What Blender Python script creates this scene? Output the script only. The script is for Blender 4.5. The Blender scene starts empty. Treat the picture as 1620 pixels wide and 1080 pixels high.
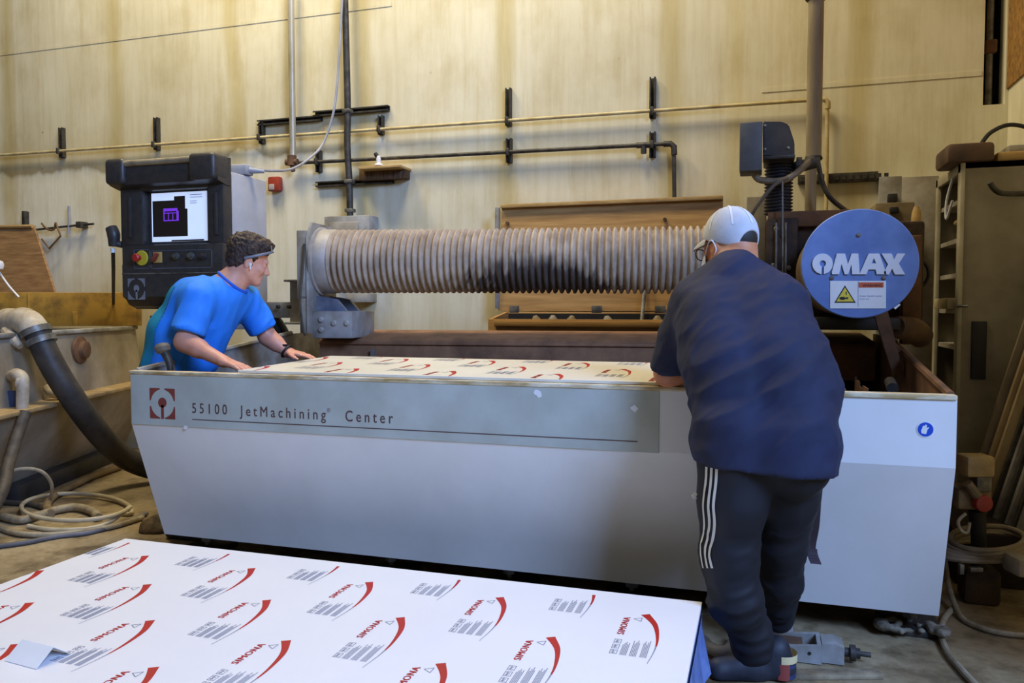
import bpy, bmesh, math, random
import numpy as np
from mathutils import Vector as V, Matrix, noise
from mathutils.bvhtree import BVHTree

random.seed(4)
SC = bpy.context.scene
COL = SC.collection

# ------------------------------------------------------------------ camera
FPX, YAW, PITCH = 1240.0, math.radians(17.5), math.radians(2.54)
CAM = V((0, 0, 1.2555))
cd = bpy.data.cameras.new('camera')
cam = bpy.data.objects.new('camera', cd)
COL.objects.link(cam)
cam.location = CAM
cam.rotation_euler = (math.pi / 2 - PITCH, 0, YAW)
cd.sensor_width = 36.0
cd.lens = 36.0 * FPX / 1620.0
cd.clip_start = 0.05
SC.camera = cam

# ------------------------------------------------------------------ world, lamps, exposure
w = bpy.data.worlds.new('World')
SC.world = w
w.use_nodes = True
bg = w.node_tree.nodes['Background']
bg.inputs[0].default_value = (1.0, 0.93, 0.80, 1)
bg.inputs[1].default_value = 0.12
SC.view_settings.view_transform = 'Standard'
SC.view_settings.look = 'None'
SC.view_settings.gamma = 1.0
SC.view_settings.use_curve_mapping = False
SC.view_settings.exposure = 0.0


def area(name, loc, target, sx, sy, power, col):
    l = bpy.data.lights.new(name, 'AREA')
    l.shape = 'RECTANGLE'
    l.size, l.size_y = sx, sy
    l.energy = power
    l.color = col
    o = bpy.data.objects.new(name, l)
    COL.objects.link(o)
    o.location = loc
    o.rotation_euler = (V(target) - V(loc)).to_track_quat('-Z', 'Y').to_euler()
    return o


# daylight through the bay door on the right, behind the photographer
area('daylight_bay_door', (4.4, -1.5, 5.2), (-0.8, 3.0, 0.7), 2.6, 2.6, 900, (0.30, 0.49, 1.0))
# sodium bay lamps under the roof
area('bay_lamp', (-4.2, 4.0, 6.4), (-4.0, 5.6, 1.6), 1.2, 1.2, 170, (1.0, 0.86, 0.58))
area('bay_lamp', (-1.6, 4.0, 6.4), (-1.8, 5.6, 1.6), 1.2, 1.2, 170, (1.0, 0.86, 0.58))

# ------------------------------------------------------------------ helpers
_F = V((-math.sin(YAW) * math.cos(PITCH), math.cos(YAW) * math.cos(PITCH), -math.sin(PITCH)))
_R = V((math.cos(YAW), math.sin(YAW), 0))
_U = _R.cross(_F)


def at(x, y, Y=None, Z=None, X=None):
    """point of the place seen along a photograph direction, on a plane of known depth / height"""
    d = _F + _R * ((x - 810) / FPX) - _U * ((y - 540) / FPX)
    if Y is not None:
        t = (Y - CAM.y) / d.y
    elif Z is not None:
        t = (Z - CAM.z) / d.z
    else:
        t = (X - CAM.x) / d.x
    return CAM + d * t


_mats = {}


def rgb(r, g, b):
    f = lambda c: (c / 255 / 12.92) if c / 255 <= 0.04045 else ((c / 255 + 0.055) / 1.055) ** 2.4
    return (f(r), f(g), f(b))


def pm(name, col, col2=None, rough=0.5, metal=0.0, scale=6.0, lo=0.35, hi=0.7, bump=0.0, bscale=60.0,
       stretch=(1, 1, 1), emit=0.0, spec=0.5, alpha=1.0, trans=0.0):
    if name in _mats:
        return _mats[name]
    m = bpy.data.materials.new(name)
    m.use_nodes = True
    nt = m.node_tree
    b = nt.nodes['Principled BSDF']
    b.inputs['Roughness'].default_value = rough
    b.inputs['Metallic'].default_value = metal
    b.inputs['Specular IOR Level'].default_value = spec
    if col2 is None:
        col2 = tuple(c * 0.8 for c in col)
    tc = nt.nodes.new('ShaderNodeTexCoord')
    mp = nt.nodes.new('ShaderNodeMapping')
    mp.inputs['Scale'].default_value = stretch
    nt.links.new(tc.outputs['Object'], mp.inputs[0])
    n = nt.nodes.new('ShaderNodeTexNoise')
    n.inputs['Scale'].default_value = scale
    n.inputs['Detail'].default_value = 5
    n.inputs['Roughness'].default_value = 0.6
    nt.links.new(mp.outputs[0], n.inputs['Vector'])
    r = nt.nodes.new('ShaderNodeValToRGB')
    r.color_ramp.elements[0].position = lo
    r.color_ramp.elements[1].position = hi
    r.color_ramp.elements[0].color = (*col2, 1)
    r.color_ramp.elements[1].color = (*col, 1)
    nt.links.new(n.outputs[0], r.inputs[0])
    nt.links.new(r.outputs[0], b.inputs['Base Color'])
    if emit:
        b.inputs['Emission Strength'].default_value = emit
        nt.links.new(r.outputs[0], b.inputs['Emission Color'])
    if bump:
        n2 = nt.nodes.new('ShaderNodeTexNoise')
        n2.inputs['Scale'].default_value = bscale
        n2.inputs['Detail'].default_value = 4
        nt.links.new(tc.outputs['Object'], n2.inputs['Vector'])
        bp = nt.nodes.new('ShaderNodeBump')
        bp.inputs['Strength'].default_value = bump
        bp.inputs['Distance'].default_value = 0.01
        nt.links.new(n2.outputs[0], bp.inputs['Height'])
        nt.links.new(bp.outputs[0], b.inputs['Normal'])
    if trans:
        b.inputs['Transmission Weight'].default_value = trans
    _mats[name] = m
    return m


def catmull(pts, sub):
    pts = [V(p) for p in pts]
    if sub <= 1 or len(pts) < 3:
        return pts
    out = []
    n = len(pts)
    for i in range(n - 1):
        p0 = pts[max(i - 1, 0)]
        p1, p2 = pts[i], pts[i + 1]
        p3 = pts[min(i + 2, n - 1)]
        for k in range(sub):
            t = k / sub
            out.append(0.5 * ((2 * p1) + (p2 - p0) * t + (2 * p0 - 5 * p1 + 4 * p2 - p3) * t * t + (3 * p1 - p0 - 3 * p2 + p3) * t ** 3))
    out.append(pts[-1])
    return out


_textcache = {}


def text_mesh(s, spacing=1.0, bold=0.0):
    key = (s, spacing, bold)
    if key in _textcache:
        return _textcache[key]
    cu = bpy.data.curves.new('t', 'FONT')
    cu.body = s
    cu.size = 1.0
    cu.space_character = spacing
    cu.offset = bold
    cu.resolution_u = 3
    o = bpy.data.objects.new('t', cu)
    COL.objects.link(o)
    dg = bpy.context.evaluated_depsgraph_get()
    me = o.evaluated_get(dg).to_mesh()
    vs = [v.co.copy() for v in me.vertices]
    fs = [list(p.vertices) for p in me.polygons]
    o.evaluated_get(dg).to_mesh_clear()
    bpy.data.objects.remove(o)
    bpy.data.curves.remove(cu)
    _textcache[key] = (vs, fs)
    return vs, fs


class MB:
    """collects shapes in place coordinates, then links them as ONE mesh object"""

    def __init__(s, M=None):
        s.bm = bmesh.new()
        s.M = M
        s.mi = 0

    def m(s, i):
        s.mi = i
        return s

    def raw(s, verts, faces):
        vs = []
        for v in verts:
            v = V(v)
            if s.M:
                v = s.M @ v
            vs.append(s.bm.verts.new(v))
        for f in faces:
            try:
                fc = s.bm.faces.new([vs[i] for i in f])
                fc.material_index = s.mi
            except ValueError:
                pass
        return s

    def box(s, c, sz, rot=None, bev=0.0, seg=2):
        t = bmesh.new()
        bmesh.ops.create_cube(t, size=1.0)
        for v in t.verts:
            v.co = V((v.co.x * sz[0], v.co.y * sz[1], v.co.z * sz[2]))
        if bev:
            bmesh.ops.bevel(t, geom=list(t.edges), offset=bev, segments=seg, profile=0.5, affect='EDGES')
        R = rot if rot is not None else Matrix.Identity(3)
        t.verts.index_update()
        vs = [R @ v.co + V(c) for v in t.verts]
        fs = [[v.index for v in f.verts] for f in t.faces]
        t.free()
        return s.raw(vs, fs)

    def span(s, a, b, bev=0.0, seg=2):
        a, b = V(a), V(b)
        return s.box((a + b) / 2, [abs(b[i] - a[i]) for i in range(3)], bev=bev, seg=seg)

    def pbox(s, x0, y0, x1, y1, Y0, Y1, bev=0.0, seg=2):
        """box whose front face, at depth Y0, is seen as that rectangle"""
        xm, ym = (x0 + x1) / 2, (y0 + y1) / 2
        a, b = at(x0, ym, Y=Y0), at(x1, ym, Y=Y0)
        c, d = at(xm, y0, Y=Y0), at(xm, y1, Y=Y0)
        return s.span((a.x, Y0, c.z), (b.x, Y1, d.z), bev=bev, seg=seg)

    def tube(s, pts, r, n=10, sub=1, closed=False, flat=1.0, caps=True):
        P = catmull(pts, sub)
        N = len(P)
        rr = r if isinstance(r, (list, tuple)) else [r] * len(pts)
        if len(rr) != N:
            rr = [rr[min(int(i / (N - 1) * (len(rr) - 1)), len(rr) - 2)] * (1 - (i / (N - 1) * (len(rr) - 1) - min(int(i / (N - 1) * (len(rr) - 1)), len(rr) - 2)))
                  + rr[min(int(i / (N - 1) * (len(rr) - 1)), len(rr) - 2) + 1] * (i / (N - 1) * (len(rr) - 1) - min(int(i / (N - 1) * (len(rr) - 1)), len(rr) - 2)) for i in range(N)]
        T = []
        for i in range(N):
            a = P[(i - 1) % N] if closed else P[max(i - 1, 0)]
            b = P[(i + 1) % N] if closed else P[min(i + 1, N - 1)]
            T.append((b - a).normalized())
        ref = V((0, 0, 1)) if abs(T[0].z) < 0.9 else V((1, 0, 0))
        u = T[0].cross(ref).normalized()
        vs = []
        for i in range(N):
            u = (u - T[i] * u.dot(T[i])).normalized()
            v = T[i].cross(u)
            for k in range(n):
                a = 2 * math.pi * k / n
                vs.append(P[i] + (u * math.cos(a) + v * math.sin(a) * flat) * rr[i])
        fs = []
        for i in range(N if closed else N - 1):
            j = (i + 1) % N
            for k in range(n):
                l = (k + 1) % n
                fs.append([i * n + k, i * n + l, j * n + l, j * n + k])
        if caps and not closed:
            fs.append(list(range(n))[::-1])
            fs.append([(N - 1) * n + k for k in range(n)])
        return s.raw(vs, fs)

    def lathe(s, prof, o, axis, n=32):
        """prof: (radius, distance along axis)"""
        axis = V(axis).normalized()
        ref = V((0, 0, 1)) if abs(axis.z) < 0.9 else V((1, 0, 0))
        u = axis.cross(ref).normalized()
        v = axis.cross(u)
        vs, fs = [], []
        for (r, h) in prof:
            for k in range(n):
                a = 2 * math.pi * k / n
                vs.append(V(o) + axis * h + (u * math.cos(a) + v * math.sin(a)) * max(r, 1e-4))
        for i in range(len(prof) - 1):
            for k in range(n):
                l = (k + 1) % n
                fs.append([i * n + k, i * n + l, (i + 1) * n + l, (i + 1) * n + k])
        fs.append(list(range(n))[::-1])
        fs.append([(len(prof) - 1) * n + k for k in range(n)])
        return s.raw(vs, fs)

    def prism(s, poly, o, u, v, d):
        """2-D polygon on axes u,v at o, pushed along vector d"""
        o, u, v, d = V(o), V(u), V(v), V(d)
        n = len(poly)
        a = [o + u * p[0] + v * p[1] for p in poly]
        b = [p + d for p in a]
        fs = [list(range(n))[::-1], list(range(n, 2 * n))]
        for i in range(n):
            j = (i + 1) % n
            fs.append([i, j, n + j, n + i])
        return s.raw(a + b, fs)

    def quad(s, *p):
        return s.raw(p, [list(range(len(p)))])

    def text(s, t, o, u, v, length=None, height=1.0, spacing=1.0, bold=0.0, lift=None):
        vs, fs = text_mesh(t, spacing, bold)
        x0, x1 = min(p.x for p in vs), max(p.x for p in vs)
        ky = height / 0.7
        kx = (length / (x1 - x0)) if length else ky
        o, u, v = V(o), V(u).normalized(), V(v).normalized()
        n = u.cross(v)
        l = lift or 0.0
        return s.raw([o + u * ((p.x - x0) * kx) + v * (p.y * ky) + n * l for p in vs], fs)

    def build(s, name, mats, parent=None, label=None, cat=None, group=None, kind=None, ang=35, loc=None, recalc=True):
        if recalc:
            bmesh.ops.recalc_face_normals(s.bm, faces=s.bm.faces[:])
        me = bpy.data.meshes.new(name)
        s.bm.to_mesh(me)
        s.bm.free()
        return link(name, me, mats, parent, label, cat, group, kind, ang, loc)


WL = {}


def link(name, me, mats, parent=None, label=None, cat=None, group=None, kind=None, ang=35, loc=None):
    if not isinstance(mats, (list, tuple)):
        mats = [mats]
    for m in mats:
        me.materials.append(m)
    if parent is not None:
        L = WL[parent.name]
    elif loc is not None:
        L = V(loc)
    else:
        xs = [v.co for v in me.vertices]
        L = V(((min(p.x for p in xs) + max(p.x for p in xs)) / 2, (min(p.y for p in xs) + max(p.y for p in xs)) / 2, min(p.z for p in xs)))
    me.transform(Matrix.Translation(-L))
    me.polygons.foreach_set('use_smooth', [True] * len(me.polygons))
    if ang < 180:
        me.set_sharp_from_angle(angle=math.radians(ang))
    o = bpy.data.objects.new(name, me)
    COL.objects.link(o)
    WL[o.name] = L
    if parent is not None:
        o.parent = parent
    else:
        o.location = L
    tag(o, label, cat, group, kind)
    return o


def tag(o, label=None, cat=None, group=None, kind=None):
    for k, v in (('label', label), ('category', cat), ('group', group), ('kind', kind)):
        if v:
            o[k] = v
    return o


def thing(name, label, cat, loc, group=None):
    o = bpy.data.objects.new(name, None)
    o.empty_display_size = 0.1
    COL.objects.link(o)
    o.location = loc
    WL[o.name] = V(loc)
    return tag(o, label, cat, group)


# ------------------------------------------------------------------ smooth bodies from distance fields
class SDF:
    def __init__(s, lo, hi, h):
        s.lo, s.h = np.array(lo, float), h
        s.n = np.ceil((np.array(hi) - s.lo) / h).astype(int) + 1
        s.D = np.full(tuple(s.n), 0.2, np.float32)

    def _blk(s, lo, hi):
        a = np.clip(np.floor((np.array(lo) - s.lo) / s.h).astype(int), 0, s.n - 1)
        b = np.clip(np.ceil((np.array(hi) - s.lo) / s.h).astype(int) + 1, 1, s.n)
        sl = tuple(slice(a[i], max(b[i], a[i] + 1)) for i in range(3))
        g = [(s.lo[i] + s.h * np.arange(sl[i].start, sl[i].stop)).astype(np.float32) for i in range(3)]
        return sl, (g[0][:, None, None], g[1][None, :, None], g[2][None, None, :])

    def _put(s, sl, d, k):
        D = s.D[sl]
        if k > 0:
            hh = np.maximum(k - np.abs(D - d), 0) / k
            s.D[sl] = np.minimum(D, d) - hh * hh * k * 0.25
        else:
            s.D[sl] = np.minimum(D, d)

    def cap(s, a, b, r1, r2=None, k=0.03, cut=None, flat=None):
        """tapered capsule; cut=(point, normal) keeps the side the normal points away from; flat=(axis, factor)"""
        r2 = r1 if r2 is None else r2
        a, b = np.array(a, float), np.array(b, float)
        R = max(r1, r2) * 1.5 + k + 0.02
        sl, (x, y, z) = s._blk(np.minimum(a, b) - R, np.maximum(a, b) + R)
        ab = b - a
        L = max(ab @ ab, 1e-9)
        t = np.clip(((x - a[0]) * ab[0] + (y - a[1]) * ab[1] + (z - a[2]) * ab[2]) / L, 0, 1)
        qx, qy, qz = x - a[0] - t * ab[0], y - a[1] - t * ab[1], z - a[2] - t * ab[2]
        q2 = qx * qx + qy * qy + qz * qz
        if flat:
            ax = np.array(flat[0], float)
            ax /= np.linalg.norm(ax)
            q2 = q2 + (flat[1] ** 2 - 1) * (qx * ax[0] + qy * ax[1] + qz * ax[2]) ** 2
        d = np.sqrt(q2) - (r1 + (r2 - r1) * t)
        if cut is not None:
            p, n = np.array(cut[0], float), np.array(cut[1], float)
            n /= np.linalg.norm(n)
            d = np.maximum(d, (x - p[0]) * n[0] + (y - p[1]) * n[1] + (z - p[2]) * n[2])
        s._put(sl, d, k)
        return s

    def path(s, pts, rs, k=0.03, flat=None):
        for i in range(len(pts) - 1):
            s.cap(pts[i], pts[i + 1], rs[i], rs[i + 1], k, flat=flat)
        return s

    def _ell(s, c, r, B, pad):
        c, r = np.array(c, float), np.array(r, float)
        R = r.max() + pad
        sl, (x, y, z) = s._blk(c - R, c + R)
        B = np.eye(3) if B is None else np.array(B, float)
        px, py, pz = x - c[0], y - c[1], z - c[2]
        l = [(px * B[i, 0] + py * B[i, 1] + pz * B[i, 2]) for i in range(3)]
        k0 = np.sqrt(sum((l[i] / r[i]) ** 2 for i in range(3)))
        k1 = np.sqrt(sum((l[i] / r[i] ** 2) ** 2 for i in range(3))) + 1e-9
        return sl, k0 * (k0 - 1) / k1, (x, y, z)

    def ell(s, c, r, B=None, k=0.02, cut=None):
        sl, d, (x, y, z) = s._ell(c, r, B, k + 0.02)
        if cut is not None:
            for (p, n) in cut:
                n = np.array(n, float) / np.linalg.norm(n)
                d = np.maximum(d, (x - p[0]) * n[0] + (y - p[1]) * n[1] + (z - p[2]) * n[2])
        s._put(sl, d, k)
        return s

    def dig(s, c, r, B=None, k=0.008):
        sl, d, _ = s._ell(c, r, B, k + 0.02)
        D = s.D[sl]
        d = -d
        hh = np.maximum(k - np.abs(D - d), 0) / k
        s.D[sl] = np.maximum(D, d) + hh * hh * k * 0.25
        return s

    def plane(s, p, n):
        """cut everything on the side the normal points to"""
        sl, (x, y, z) = s._blk(s.lo, s.lo + s.n * s.h)
        n = np.array(n, float) / np.linalg.norm(n)
        s.D = np.maximum(s.D, ((x - p[0]) * n[0] + (y - p[1]) * n[1] + (z - p[2]) * n[2]).astype(np.float32))
        return s

    def mesh(s, name, warp=None):
        D = s.D
        S = D < 0
        c = [S[i:D.shape[0] - 1 + i, j:D.shape[1] - 1 + j, k:D.shape[2] - 1 + k] for i in (0, 1) for j in (0, 1) for k in (0, 1)]
        alls = c[0].copy()
        anys = c[0].copy()
        for q in c[1:]:
            alls &= q
            anys |= q
        act = anys & ~alls
        idx = np.argwhere(act)
        val = np.stack([D[idx[:, 0] + i, idx[:, 1] + j, idx[:, 2] + k] for i in (0, 1) for j in (0, 1) for k in (0, 1)], 1)
        off = np.array([(i, j, k) for i in (0, 1) for j in (0, 1) for k in (0, 1)], float)
        acc = np.zeros((len(idx), 3))
        cnt = np.zeros(len(idx))
        for a in range(8):
            for b in range(a + 1, 8):
                if np.abs(off[a] - off[b]).sum() != 1:
                    continue
                va, vb = val[:, a], val[:, b]
                m = (va < 0) != (vb < 0)
                t = np.where(m, va / np.where(m, va - vb, 1), 0)
                acc += np.where(m[:, None], off[a] + t[:, None] * (off[b] - off[a]), 0)
                cnt += m
        P = s.lo + (idx + acc / cnt[:, None]) * s.h
        vid = np.full(act.shape, -1, np.int32)
        vid[act] = np.arange(len(idx))
        quads = []
        for ax in range(3):
            b1, b2 = (ax + 1) % 3, (ax + 2) % 3
            sh = [slice(None)] * 3
            lo_, hi_ = list(sh), list(sh)
            lo_[ax], hi_[ax] = slice(0, -1), slice(1, None)
            A, B = S[tuple(lo_)], S[tuple(hi_)]
            e = np.argwhere(A != B)
            e = e[(e[:, b1] > 0) & (e[:, b2] > 0) & (e[:, b1] < D.shape[b1] - 1) & (e[:, b2] < D.shape[b2] - 1)]
            q = []
            for (o1, o2) in ((-1, -1), (0, -1), (0, 0), (-1, 0)):
                f = e.copy()
                f[:, b1] += o1
                f[:, b2] += o2
                q.append(vid[f[:, 0], f[:, 1], f[:, 2]])
            q = np.stack(q, 1)
            inside = A[e[:, 0], e[:, 1], e[:, 2]]
            q[~inside] = q[~inside][:, ::-1]
            quads.append(q)
        Q = np.concatenate(quads)
        me = bpy.data.meshes.new(name)
        me.from_pydata(P.tolist(), [], Q.tolist())
        me.update()
        if warp:
            nr = np.zeros(len(P) * 3)
            me.vertices.foreach_get('normal', nr)
            nr = nr.reshape(-1, 3)
            P = P + nr * np.array([warp(V(p), V(q)) for p, q in zip(P, nr)])[:, None]
            me.vertices.foreach_set('co', P.ravel())
            me.update()
        return me


def hand(S, wrist, dirn, back, thumb_side, curl=(0.15, 0.2, 0.15), spread=0.12, scale=1.0, k=0.008):
    """palm, four jointed fingers and a thumb; back = normal of the back of the hand"""
    d = V(dirn).normalized()
    n = V(back)
    n = (n - d * n.dot(d)).normalized()
    t = V(thumb_side)
    t = (t - d * t.dot(d) - n * t.dot(n)).normalized()
    w0 = V(wrist)
    q = scale
    lat = (0.030, 0.010, -0.010, -0.029)
    base = (0.088, 0.092, 0.087, 0.078)
    lens = ((0.042, 0.026, 0.02), (0.047, 0.03, 0.021), (0.043, 0.027, 0.02), (0.034, 0.021, 0.018))
    for i in range(4):
        kn = w0 + (d * base[i] + t * lat[i]) * q
        S.cap(w0 + t * lat[i] * 0.55 * q + d * 0.005, kn, 0.017 * q, 0.0125 * q, 0.016)
        p = kn
        a = 0.0
        yaw = spread * (1.5 - i) * 0.66
        for j in range(3):
            a += curl[j] * (1 + 0.25 * i)
            dd = (d * math.cos(yaw) + t * math.sin(yaw)) * math.cos(a) - n * math.sin(a)
            e = p + dd * lens[i][j] * q
            S.cap(p, e, (0.0095 - 0.0008 * j) * q, (0.0087 - 0.001 * j) * q, k * 0.6)
            p = e
    p = w0 + (d * 0.022 + t * 0.026) * q
    for (L, f, g, r1, r2) in ((0.045, 0.72, 0.62, 0.016, 0.012), (0.034, 0.85, 0.5, 0.0115, 0.0105), (0.026, 0.95, 0.25, 0.0105, 0.008)):
        e = p + (d * f + t * g - n * 0.15).normalized() * L * q
        S.cap(p, e, r1 * q, r2 * q, k)
        p = e


def head(S, c, fwd, up, q=1.0):
    f = V(fwd).normalized()
    u = V(up)
    u = (u - f * u.dot(f)).normalized()
    l = u.cross(f)
    B = [list(f), list(l), list(u)]
    c = V(c)

    def P(a, b, e):
        return c + (f * a + l * b + u * e) * q

    def E(p, r, k=0.02):
        S.ell(P(*p), [x * q for x in r], B, k)
    E((-0.012, 0, 0.038), (0.098, 0.077, 0.088))
    E((0.030, 0, -0.045), (0.062, 0.060, 0.076), 0.03)
    S.cap(P(0.074, -0.012, -0.098), P(0.074, 0.012, -0.098), 0.019 * q, None, 0.025)
    for sgn in (-1, 1):
        S.cap(P(0.0, 0.053 * sgn, -0.05), P(0.06, 0.024 * sgn, -0.096), 0.018 * q, 0.018 * q, 0.025)
        E((0.062, 0.036 * sgn, -0.030), (0.026, 0.026, 0.026), 0.02)
    S.cap(P(0.085, -0.034, 0.018), P(0.085, 0.034, 0.018), 0.011 * q, None, 0.015)
    for sgn in (-1, 1):
        S.dig(P(0.099, 0.032 * sgn, -0.004), [0.014 * q, 0.017 * q, 0.011 * q], B)
        E((0.079, 0.032 * sgn, -0.005), (0.013, 0.014, 0.010), 0.003)
    S.cap(P(0.088, 0, 0.004), P(0.112, 0, -0.036), 0.008 * q, 0.0125 * q, 0.012)
    for sgn in (-1, 1):
        E((0.098, 0.012 * sgn, -0.040), (0.012, 0.008, 0.008), 0.008)
    E((0.089, 0, -0.062), (0.010, 0.022, 0.006), 0.006)
    E((0.087, 0, -0.073), (0.010, 0.020, 0.007), 0.004)
    for sgn in (-1, 1):
        S.ell(P(-0.008, 0.079 * sgn, -0.010), [0.019 * q, 0.010 * q, 0.032 * q], B, 0.008)
        S.dig(P(-0.004, 0.090 * sgn, -0.006), [0.010 * q, 0.008 * q, 0.018 * q], B, 0.006)
    return P, B

# ------------------------------------------------------------------ materials
steel = pm('galvanised_steel', rgb(150, 148, 140), rgb(92, 90, 84), 0.45, 0.6, 14)
darkmetal = pm('dark_metal', rgb(84, 80, 72), rgb(46, 42, 38), 0.55, 0.4, 16, bump=0.1)
blackm = pm('black_plastic', rgb(34, 36, 44), rgb(62, 58, 54), 0.42, 0, 22, 0.45, 0.85)
grime = pm('grimy_brown_steel', rgb(78, 58, 40), rgb(38, 27, 20), 0.75, 0.1, 9, bump=0.25)
rust = pm('brown_rusty_steel', rgb(124, 88, 58), rgb(82, 58, 40), 0.8, 0.1, 7, bump=0.15)
white_paint = pm('white_machine_paint', rgb(232, 232, 228), rgb(218, 217, 210), 0.42, 0, 2.2, 0.3, 0.75)
beige_paint = pm('beige_grey_paint', rgb(178, 172, 158), rgb(128, 118, 100), 0.6, 0, 5)
grey_paint = pm('grey_paint', rgb(168, 168, 164), rgb(120, 114, 102), 0.55, 0, 6)
pine = pm('pine_wood', rgb(188, 148, 88), rgb(150, 112, 62), 0.65, 0, 5, 0.3, 0.7, stretch=(0.6, 0.6, 8))
plywood = pm('plywood', rgb(196, 164, 104), rgb(160, 124, 68), 0.7, 0, 6, stretch=(1, 1, 6))
oldwood = pm('dark_wood', rgb(112, 84, 52), rgb(58, 40, 26), 0.8, 0, 8, stretch=(6, 1, 1))
yellow_paint = pm('worn_yellow_paint', rgb(176, 136, 52), rgb(120, 92, 40), 0.65, 0, 7, 0.3, 0.55)
redp = pm('red_plastic', rgb(190, 44, 36), rgb(150, 34, 30), 0.45)
white_pl = pm('white_plastic', rgb(235, 235, 235), rgb(220, 220, 216), 0.4)
grey_pl = pm('grey_plastic', rgb(170, 172, 178), rgb(140, 140, 146), 0.5)
blackr = pm('black_rubber', rgb(40, 38, 36), rgb(24, 22, 22), 0.6)
hosem = pm('dusty_hose', rgb(176, 164, 136), rgb(128, 112, 84), 0.6, 0, 12)
hosed = pm('dark_dusty_hose', rgb(92, 82, 66), rgb(52, 44, 36), 0.65, 0, 12)
pvc = pm('dusty_pvc', rgb(206, 196, 176), rgb(160, 142, 112), 0.5, 0, 9)
skin = pm('skin', rgb(224, 164, 134), rgb(204, 138, 112), 0.5, 0, 14, 0.3, 0.7, bump=0.04, bscale=220)
tan_skin = pm('tanned_skin', rgb(206, 140, 98), rgb(182, 112, 78), 0.5, 0, 14, 0.3, 0.7, bump=0.04, bscale=220)


def wall_material():
    m = bpy.data.materials.new('stained_cream_wall')
    m.use_nodes = True
    nt = m.node_tree
    N, L = nt.nodes, nt.links
    b = N['Principled BSDF']
    b.inputs['Roughness'].default_value = 0.75
    tc = N.new('ShaderNodeTexCoord')

    def noise_(scale, st, det=5, ro=0.6):
        mp = N.new('ShaderNodeMapping')
        mp.inputs['Scale'].default_value = st
        L.new(tc.outputs['Object'], mp.inputs[0])
        n = N.new('ShaderNodeTexNoise')
        n.inputs['Scale'].default_value = scale
        n.inputs['Detail'].default_value = det
        n.inputs['Roughness'].default_value = ro
        L.new(mp.outputs[0], n.inputs['Vector'])
        return n.outputs[0]

    def ramp(fac, a, bb, lo, hi):
        r = N.new('ShaderNodeValToRGB')
        r.color_ramp.elements[0].position, r.color_ramp.elements[1].position = lo, hi
        r.color_ramp.elements[0].color, r.color_ramp.elements[1].color = (*a, 1), (*bb, 1)
        L.new(fac, r.inputs[0])
        return r.outputs[0]

    def mix(fac, a, bb, mode='MIX'):
        x = N.new('ShaderNodeMix')
        x.data_type = 'RGBA'
        x.blend_type = mode
        if isinstance(fac, float):
            x.inputs[0].default_value = fac
        else:
            L.new(fac, x.inputs[0])
        L.new(a, x.inputs[6])
        L.new(bb, x.inputs[7])
        return x.outputs[2]
    base = ramp(noise_(0.9, (1, 1, 1)), rgb(212, 204, 172), rgb(228, 222, 194), 0.35, 0.65)
    streak = ramp(noise_(5, (3.2, 1, 0.22), 6, 0.7), (0.84, 0.79, 0.66), (1, 1, 1), 0.30, 0.56)
    blot = ramp(noise_(2.4, (1, 1, 0.6), 6, 0.65), (0.86, 0.82, 0.72), (1, 1, 1), 0.36, 0.52)
    c = mix(0.75, base, streak, 'MULTIPLY')
    c = mix(0.8, c, blot, 'MULTIPLY')
    # rusty vertical runs at the sheet joints
    wv = N.new('ShaderNodeTexWave')
    wv.inputs['Scale'].default_value = 0.26
    wv.inputs['Distortion'].default_value = 1.2
    wv.inputs['Detail'].default_value = 3
    L.new(tc.outputs['Object'], wv.inputs['Vector'])
    run = ramp(wv.outputs[1], (1, 1, 1), (0.78, 0.70, 0.46), 0.93, 1.0)
    c = mix(0.8, c, run, 'MULTIPLY')
    # wavering soot line, paler washed area under it on the left
    sep = N.new('ShaderNodeSeparateXYZ')
    L.new(tc.outputs['Object'], sep.inputs[0])
    nz = noise_(1.6, (1, 1, 0.2), 4)
    ma = N.new('ShaderNodeMath')
    ma.operation = 'MULTIPLY_ADD'
    L.new(nz, ma.inputs[0])
    ma.inputs[1].default_value = 0.5
    L.new(sep.outputs[2], ma.inputs[2])
    soot = N.new('ShaderNodeValToRGB')
    el = soot.color_ramp.elements
    el[0].position, el[0].color = 0.0, (1.10, 1.10, 1.12, 1)
    el[1].position, el[1].color = 1.0, (1, 1, 1, 1)
    for p, col in ((0.545, (1.10, 1.10, 1.12, 1)), (0.550, (0.62, 0.54, 0.40, 1)), (0.565, (0.78, 0.72, 0.58, 1)), (0.62, (0.88, 0.85, 0.76, 1)), (0.8, (0.98, 0.97, 0.94, 1))):
        e = el.new(p)
        e.color = col
    sc = N.new('ShaderNodeMath')
    sc.operation = 'MULTIPLY'
    sc.inputs[1].default_value = 0.2
    L.new(ma.outputs[0], sc.inputs[0])
    L.new(sc.outputs[0], soot.inputs[0])
    mx = N.new('ShaderNodeMapRange')
    mx.inputs[1].default_value = -3.6
    mx.inputs[2].default_value = -2.2
    mx.inputs[3].default_value = 1.0
    mx.inputs[4].default_value = 0.0
    L.new(sep.outputs[0], mx.inputs[0])
    c2 = mix(1.0, c, soot.outputs[0], 'MULTIPLY')
    c = mix(mx.outputs[0], c, c2)
    # small dark scuffs
    vo = N.new('ShaderNodeTexVoronoi')
    vo.inputs['Scale'].default_value = 1.7
    L.new(tc.outputs['Object'], vo.inputs['Vector'])
    sp = ramp(vo.outputs[0], (0.35, 0.26, 0.14), (1, 1, 1), 0.012, 0.03)
    c = mix(0.8, c, sp, 'MULTIPLY')
    L.new(c, b.inputs['Base Color'])
    bp = N.new('ShaderNodeBump')
    bp.inputs['Strength'].default_value = 0.12
    L.new(noise_(30, (1, 1, 1)), bp.inputs['Height'])
    L.new(bp.outputs[0], b.inputs['Normal'])
    return m


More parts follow.
